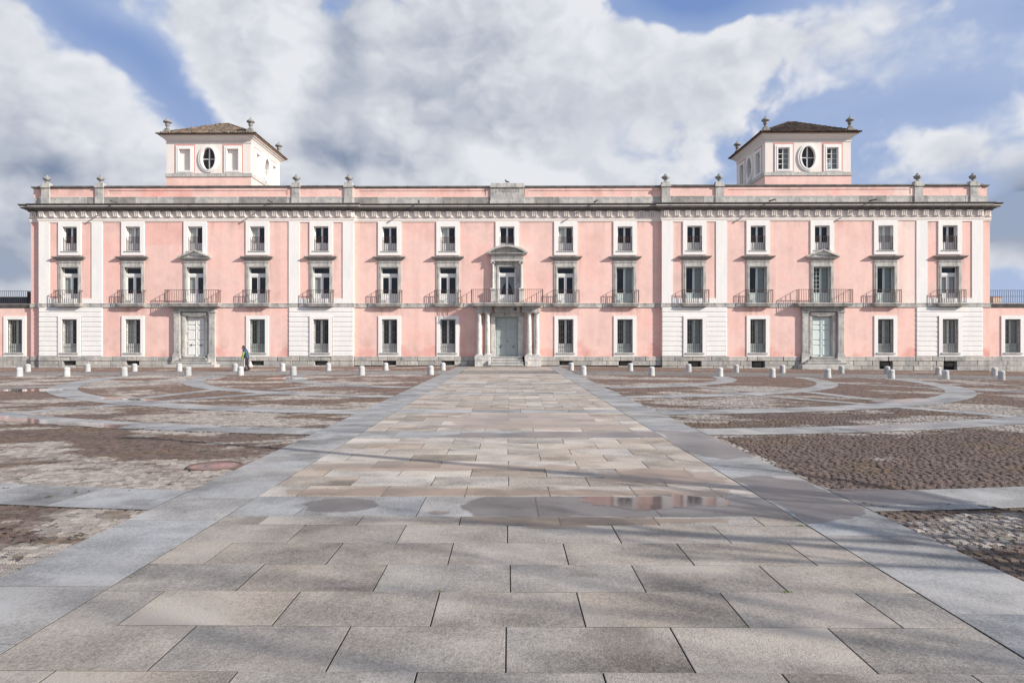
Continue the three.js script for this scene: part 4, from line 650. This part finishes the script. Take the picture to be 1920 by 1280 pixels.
// ------------------------------------------------------------------ low terraces beside the palace
for (const s of [-1, 1]) {
  const t = thing('terrace_wing', s < 0 ? 'low pink terrace wing with a dark screen behind its railing' : 'low pink terrace wing with a wooden crate on its roof behind the railing', 'annex', [s < 0 ? -37.65 : 37.43, 0, -53.62]);
  const X = (a, b) => s < 0 ? [-b, -a] : [a, b], wx = s < 0 ? -1.42 : 1.9, [a, b] = X(.002, 14);
  part('wall', [plate([a, b, -.6, S1], [[wx - .615, wx + .615, 1.01, 3.65], [wx + s * 4.8 - .615, wx + s * 4.8 + .615, 1.01, 3.65]], -.45, 0), box(a, b, -.6, S1 - .1, -8, -7.8)], M.pink, t);
  part('terrace_floor', [box(a, b, S1 - .06, S1 + .02, -8, -.46)], M.old_granite, t); part('partition', [box(a, b, .3, .5, -3, -.46), box(a, b, .3, 4.7, -3.1, -3)], M.interior, t);
  part('cornice', [sweep([[a, 0], [b, 0]], [[-.1, S0 - .02], [.02, S0 - .02], [.05, S0 + .08], [.1, S0 + .12], [.1, S0 + .2], [.16, S0 + .24], [.16, S1 - .02], [-.1, S1]])], M.dark_granite, t);
  for (const [y0, y1] of [[.37, .73], [0, .37], [-.5, 0]]) for (let x = 0; x < 13.5;) { const l = rr(.8, 1.7), [u, v] = X(x + .006, Math.min(14, x + l) - .004); part('stone', [cbox(u, v, y0 + .003, y1 - .003, -.3, .1 + rr(-.012, .012), .012)], M['plinth' + Math.floor(rnd() * 5)], t); x += l; }
  for (const q of [wx, wx + s * 4.8]) { const w = groundWindow(false); w.name = numbered('window'); t.add(w); w.position.set(q, 0, 0); }
  const [ra, rb] = X(.05, 14); part('railing', railing(ra, rb, S1, S1 + 1.02, .02, .02, .17, .011).concat(box(ra, rb, S1 + .52, S1 + .545, .012, .03)), M.dark_iron, t);
  if (s < 0) part('screen', [box(-14, -.05, S1 + .02, S1 + .56, -.3, -.26), box(-.65, -.05, S1 + .5, S1 + .98, -.3, -.26)], M.dark_iron, t);
}
{ const c = thing('wooden_crate', 'pale slatted wooden crate standing on the terrace behind the railing', 'crate', [38.5, S1 + .02, -54.4]); const g = []; part('board', [box(-.55, -.1, 0, .56, -.3, -.02)], std('crate_dark', rgb(.16, .12, .10)), c); for (let i = 0; i < 5; i++) part('slat', [box(-.08 + i * .14, .03 + i * .14, .02, .48, -.05, -.03)], M.pale_wood ??= std('pale_wood', rgb(.62, .53, .43)), c); part('rail', [box(-.1, .65, .48, .55, -.08, -.02)], std('rust_wood', rgb(.42, .22, .15)), c); part('back_board', [box(-.08, .63, 0, .5, -.3, -.28)], M.pale_wood, c); }

// ------------------------------------------------------------------ bollards in two rows
{
  const near = [-27.64, -24.92, -21.64, -18.06, -15.12, -12.13, -8.28, -4.4, 4.16, 8.0, 11.8, 14.7, 17.8, 21.3, 24.4, 27.5], back = [-31.6, -27.6, -24.5, -21.6, -17.9, -14.8, -11.8, -8.05, -4.3, 4.05, 7.9, 11.7, 14.75, 17.75, 21.6, 24.5, 27.8, 31.4];
  const words = ['nearest the path', 'second from the path', 'third from the path', 'fourth from the path', 'fifth from the path', 'sixth from the path', 'seventh from the path', 'eighth from the path', 'ninth from the path'];
  const stone = std('bollard_stone', rgb(.63, .625, .615), { map: graniteTex, bumpMap: stoneBump, bumpScale: .006, roughness: .85 });
  const p = new THREE.Group(); p.name = 'bollard'; p.scale.set(.88, .9, .88);
  part('shaft', lathe([[0, .41], [.185, .41], [.188, .395], [.205, .04], [.205, .0], [.2, -.3]], 26), stone, p);
  part('cap', lathe([[0, .575], [.07, .572], [.13, .555], [.17, .525], [.19, .48], [.197, .435], [.197, .418], [.188, .41]], 26), stone, p);
  for (const [list, z, row] of [[near, 38.25, 'front row'], [back, 44.45, 'row by the palace']]) for (const s of [-1, 1]) {
    const l = list.filter(x => x * s > 0).sort((a, b) => Math.abs(a) - Math.abs(b));
    l.forEach((x, i) => { const c = copyOf(p, scene, [x, gy(x) + .002, -z + rr(-.08, .08)]); c.rotation.y = rr(0, 6); c.userData = { label: `${words[i]}: white stone bollard, ${row}, ${s < 0 ? 'walking person\'s side' : 'side without people'}`, category: 'bollard', group: 'white stone bollards in two rows before the palace' }; });
  }
}
// ------------------------------------------------------------------ the person with a bag
function field(bones, cell, lo, hi, k = .02) {               // tapered capsules joined by a smooth minimum, meshed
  const size = Math.max(hi[0] - lo[0], hi[1] - lo[1], hi[2] - lo[2]), n = Math.min(150, Math.ceil(size / cell) + 4), mc = new MarchingCubes(n, new THREE.MeshBasicMaterial(), false, false, 200000);
  mc.isolation = 0; const F = mc.field, st = size / (n - 3), half = n / 2; 
  const B = bones.map(([a, b, r0, r1]) => ({ a, d: [b[0] - a[0], b[1] - a[1], b[2] - a[2]], r0, r1, l: (b[0] - a[0]) ** 2 + (b[1] - a[1]) ** 2 + (b[2] - a[2]) ** 2 || 1e-9 }));
  for (let z = 0; z < n; z++) for (let y = 0; y < n; y++) for (let x = 0; x < n; x++) {
    const p = [lo[0] + (x - 1) * st, lo[1] + (y - 1) * st, lo[2] + (z - 1) * st]; let m = 1;
    for (const b of B) { const q = [p[0] - b.a[0], p[1] - b.a[1], p[2] - b.a[2]], t = clamp((q[0] * b.d[0] + q[1] * b.d[1] + q[2] * b.d[2]) / b.l), d = Math.hypot(q[0] - t * b.d[0], q[1] - t * b.d[1], q[2] - t * b.d[2]) - mix(b.r0, b.r1, t); const h = clamp(.5 + .5 * (m - d) / k); m = mix(m, d, h) - k * h * (1 - h); }
    F[x + y * n + z * n * n] = -m;
  }
  mc.update(); const c = mc.count, g = new THREE.BufferGeometry(), P = new Float32Array(mc.positionArray.slice(0, c * 3)), N = new Float32Array(mc.normalArray.slice(0, c * 3));
  // the mesher works in -1..1 over its grid
  for (let i = 0; i < P.length; i += 3) for (let q = 0; q < 3; q++) P[i + q] = lo[q] + ((P[i + q] * half + half) - 1) * st;
  for (let i = 0; i < N.length; i++) N[i] = N[i];
  g.setAttribute('position', new THREE.BufferAttribute(P, 3)); g.setAttribute('normal', new THREE.BufferAttribute(N, 3)); return clean(g);
}
{
  const t = thing('person', 'stooping person in a blue padded vest with lime sleeves, walking with a plastic bag', 'person', [-17.35, gy(-17.35) + .01, -44.9]);
  const skin = std('skin', rgb(.45, .28, .21), { roughness: .6 }), blue = std('vest_blue', rgb(.018, .045, .12), { roughness: .5 }), lime = std('sleeve_lime', rgb(.19, .33, .05), { roughness: .7 }), dark = std('trouser_dark', rgb(.022, .02, .028), { roughness: .8 }), hairM = std('hair_dark', rgb(.03, .022, .02), { roughness: .8 }), shoe = std('shoe_dark', rgb(.02, .018, .018), { roughness: .6 }), bagM = new THREE.MeshPhysicalMaterial({ color: rgb(.8, .7, .66), roughness: .6, transmission: .3, thickness: 0 }); bagM.name = 'plastic_bag';
  // joints; the person walks towards -x
  const J = { hip: [.02, .86, 0], hn: [0, .85, .085], hf: [0, .85, -.085], kn: [-.05, .47, .095], an: [-.02, .09, .1], tn: [-.19, .04, .11], kf: [.03, .47, -.1], af: [.15, .12, -.1], tf: [.01, .035, -.11], ch: [-.03, 1.16, 0], up: [-.08, 1.31, 0], nk: [-.14, 1.4, 0], hd: [-.2, 1.5, 0], sn: [-.08, 1.31, .185], sf: [-.08, 1.31, -.185], en: [-.11, 1.04, .24], wn: [-.2, .82, .22], ef: [.08, 1.06, -.22], wf: [.12, .83, -.2] };
  const hand = (w, d) => { const [x, y, z] = w, o = [[w, [x - .015, y - .075, z], .032, .03]]; for (let i = 0; i < 4; i++) { const u = -.027 + i * .018, l = [.05, .06, .056, .045][i], b = [x + u - .012, y - .085, z], m = [b[0] - .004, b[1] - l * .55, z + d * .012], e = [b[0] - .01, b[1] - l, z - d * .006]; o.push([b, m, .0095, .009], [m, e, .009, .008]); } o.push([[x - .03, y - .03, z], [x - .058, y - .07, z + d * .01], .011, .01], [[x - .058, y - .07, z + d * .01], [x - .06, y - .1, z], .01, .009]); return o; };
  const torso = [[J.hip, J.ch, .13, .135], [J.ch, J.up, .14, .12], [J.sn, J.sf, .065, .065], [J.up, J.nk, .085, .058], [J.nk, J.hd, .055, .055]];
  const legs = [[J.hip, J.hn, .12, .1], [J.hip, J.hf, .12, .1], [J.hn, J.kn, .092, .062], [J.kn, J.an, .06, .04], [J.hf, J.kf, .092, .062], [J.kf, J.af, .06, .04]], feet = [[J.an, J.tn, .043, .032], [J.af, J.tf, .043, .032]];
  const arms = [[J.sn, J.en, .056, .043], [J.en, J.wn, .042, .028], [J.sf, J.ef, .056, .043], [J.ef, J.wf, .042, .028]];
  const head = [[[-.195, 1.53, 0], [-.185, 1.54, 0], .085, .085], [[-.215, 1.47, 0], [-.24, 1.45, 0], .06, .045], [[-.285, 1.49, 0], [-.298, 1.475, 0], .012, .014], [[-.27, 1.445, 0], [-.282, 1.44, 0], .014, .01], [[-.18, 1.5, .083], [-.175, 1.475, .083], .016, .012], [[-.18, 1.5, -.083], [-.175, 1.475, -.083], .016, .012]];
  const L1 = [-.4, 0, -.33], H1 = [.32, 1.7, .33];
  const body = field([...torso, ...legs, ...feet, ...arms, ...head], .014, L1, H1, .025);
  const hd = field(head.concat([[J.nk, J.hd, .053, .055]]), .005, [-.34, 1.36, -.14], [-.08, 1.65, .14], .012), h1 = field(hand(J.wn, 1).concat([[J.en, J.wn, .03, .028]]), .0035, [J.wn[0] - .12, J.wn[1] - .17, J.wn[2] - .06], [J.wn[0] + .07, J.wn[1] + .03, J.wn[2] + .06], .006), h2 = field(hand(J.wf, -1).concat([[J.ef, J.wf, .03, .028]]), .0035, [J.wf[0] - .12, J.wf[1] - .17, J.wf[2] - .06], [J.wf[0] + .07, J.wf[1] + .03, J.wf[2] + .06], .006);
  part('body', [body, hd, h1, h2], skin, t);
  part('vest', [field(torso.slice(0, 3).map(b => [b[0], b[1], b[2] + .032, b[3] + .032]).concat([[J.up, [-.12, 1.38, 0], .11, .08]]), .014, [-.4, .68, -.3], [.3, 1.5, .3], .03)], blue, t);
  part('sleeves', [field(arms.map(b => [b[0], b[1], b[2] + .02, b[3] + .02]), .012, [-.32, .78, -.34], [.22, 1.42, .34], .012)], lime, t);
  part('trousers', [field(legs.map(b => [b[0], b[1], b[2] + .017, b[3] + .024]), .014, [-.25, .05, -.25], [.3, 1.0, .25], .02)], dark, t);
  part('stripe', [new THREE.TubeGeometry(new THREE.CatmullRomCurve3([[-.02, .82, .2], [-.05, .6, .185], [-.055, .46, .182], [-.03, .22, .165]].map(p => new THREE.Vector3(...p))), 12, .022, 6)], M.joinery, t);
  for (const [a, b] of [[J.an, J.tn], [J.af, J.tf]]) part('shoe', [field([[[a[0] + .03, a[1] - .04, a[2]], [b[0], b[1], b[2]], .05, .04], [a, [a[0] + .02, a[1] - .03, a[2]], .05, .05]], .008, [Math.min(a[0], b[0]) - .12, -.06, a[2] - .1], [Math.max(a[0], b[0]) + .14, .22, a[2] + .1], .02)], shoe, t);
  part('hair', [field([[[-.17, 1.565, 0], [-.15, 1.53, 0], .088, .092], [[-.2, 1.585, 0], [-.22, 1.575, 0], .07, .062], [[-.12, 1.48, 0], [-.13, 1.45, 0], .06, .05]], .008, [-.34, 1.36, -.13], [-.02, 1.7, .13], .02)], hairM, t);
  const bag = thing('plastic_bag', 'pale plastic carrier bag hanging from the walking person\'s hand', 'bag', [-17.35, gy(-17.35), -44.9]); const [bx, by, bz] = [J.wf[0] + .04, J.wf[1] - .1, J.wf[2]];
  part('pouch', [field([[[bx + .02, by - .2, bz], [bx + .02, by - .42, bz], .09, .15], [[bx - .06, by - .4, bz], [bx + .1, by - .42, bz], .1, .1]], .016, [bx - .25, by - .65, bz - .22], [bx + .3, by - .02, bz + .22], .06)], bagM, bag);
  part('handle', [new THREE.TubeGeometry(new THREE.CatmullRomCurve3([[bx - .05, by - .16, bz], [bx - .05, by + .02, bz], [bx + .04, by + .02, bz], [bx + .06, by - .16, bz]].map(p => new THREE.Vector3(...p))), 14, .014, 6)], bagM, bag);
}
{ // a pigeon on the attic
  const t = thing('pigeon', 'dark pigeon perched on top of the dated attic block', 'bird', [-.2, K1 + .2, -DF + CP - .1]);
  part('body', [field([[[0, .16, 0], [.14, .13, 0], .07, .05], [[-.04, .2, 0], [-.07, .27, 0], .045, .035], [[-.075, .285, 0], [-.08, .285, 0], .036, .034], [[.14, .13, 0], [.27, .1, 0], .04, .018], [[-.11, .28, 0], [-.14, .272, 0], .01, .005]], .008, [-.2, .02, -.12], [.32, .36, .12], .03)], std('pigeon_grey', rgb(.045, .05, .06), { roughness: .7 }), t);
  for (const s of [-1, 1]) part('leg', [box(.02, .032, 0, .1, s * .03 - .006, s * .03 + .006), box(-.02, .05, 0, .008, s * .03 - .018, s * .03 + .018)], std('bird_leg', rgb(.35, .12, .1)), t);
}
// ------------------------------------------------------------------ beyond the frame: the lamp post and bare trees whose shadows cross the paving
{
  const t = thing('lamp_post', 'tall slender lamp post beside the square', 'lamp post', [8.0, gy(8), -6.15]);
  const g = lathe([[.24, 0], [.23, .5], [.19, .6], [.17, 1.2], [.11, 5], [.06, 8.4], [0, 8.42]], 16); part('post', g, M.dark_iron, t); part('lamp_head', [cbox(-.5, .1, 8.35, 8.46, -.12, .12, .03)], M.dark_iron, t);
}
function bareTree(x, z, h, label, s0) {
  seed = s0; const t = thing('bare_tree', label, 'tree', [x, gy(x), -z]); const g = [], tw = [];
  const limb = (p, d, l, r, depth) => { const n = 3; let q = p.clone(), dir = d.clone(); const pts = [q.clone()]; for (let i = 0; i < n; i++) { dir.add(new THREE.Vector3(rr(-.16, .16), rr(-.06, .14), rr(-.16, .16))).normalize(); q = q.clone().addScaledVector(dir, l / n); pts.push(q.clone()); } for (let i = 0; i < n; i++) { const a = pts[i], b = pts[i + 1], c = new THREE.CylinderGeometry(r * (1 - (i + 1) / n * .4), r * (1 - i / n * .4), a.distanceTo(b) * 1.02, depth > 2 ? 5 : 8, 1, true); c.applyQuaternion(new THREE.Quaternion().setFromUnitVectors(new THREE.Vector3(0, 1, 0), b.clone().sub(a).normalize())); c.translate((a.x + b.x) / 2, (a.y + b.y) / 2, (a.z + b.z) / 2); (depth ? tw : g).push(c); } if (depth < 4) { const k = depth ? 3 : 4; for (let i = 0; i < k; i++) { const at = pts[Math.min(n, 1 + Math.floor(rr(.9, 3)))], nd = dir.clone().multiplyScalar(.8).add(new THREE.Vector3(rr(-.8, .8), rr(-.05, .6), rr(-.8, .8))).normalize(); limb(at, nd, l * rr(.55, .8), r * rr(.4, .55), depth + 1); } } };
  limb(new THREE.Vector3(), new THREE.Vector3(0, 1, 0), h * .42, .27, 0); part('trunk', g, M.bark ??= std('bark', rgb(.12, .10, .085)), t); part('crown', tw, M.bark, t);
}
bareTree(20.5, -3.4, 12, 'bare winter tree at the edge of the square', 77); bareTree(12.6, .9, 8, 'second bare winter tree at the edge of the square', 4021);
{ // what the weather leaves on the stones: twigs and dead leaves, tufts of moss in the joints
  seed = 991; const leaf = [], moss = [];
  for (let i = 0; i < 520; i++) { const left = rnd() < .62, z = rr(5.6, 15), x = left ? -rr(3.95, z * .78) : rr(3.95, z * .78), f = fbm2(x * .9 + 4, z * 1.4, 4); if (f < -.02 || (left && x > -3.9)) continue; const s = rr(.012, .034), g = new THREE.PlaneGeometry(s * rr(1.2, 4), s, 2, 1); g.rotateX(-1.4); const p = g.attributes.position; for (let k = 0; k < p.count; k++) p.setY(k, p.getY(k) + rr(0, .012)); g.rotateY(rr(0, 6.3)); g.translate(x, gy(x) + .012, -z); leaf.push(g); }
  tag(part('leaf_litter', leaf, std('dead_leaf', rgb(.09, .06, .035), { roughness: .9 }), scene), 'dark scraps of dead leaf and twig lying on the cobbles', 'leaf litter', { kind: 'stuff' });
  for (const [mx, mz, n] of [[2.87, 6.72, 26], [2.0, 4.94, 16], [2.93, 5.6, 8], [-.5, 4.93, 10], [-1.5, 6.1, 7], [1.5, 4.34, 6], [-2.9, 5.2, 8], [.5, 5.53, 6]]) for (let k = 0; k < n; k++) { const a = rr(0, 6.28), d = rr(0, .06), g = new THREE.ConeGeometry(rr(.004, .009), rr(.008, .02), 4); g.translate(mx + d * Math.cos(a), .006, -mz + d * .35 * Math.sin(a)); moss.push(g); }
  tag(part('moss', moss, std('moss_green', rgb(.09, .12, .03), { roughness: 1 }), scene), 'small green tufts of moss growing in the joints of the path', 'moss', { kind: 'stuff' });
}
renderer.render(scene, camera);
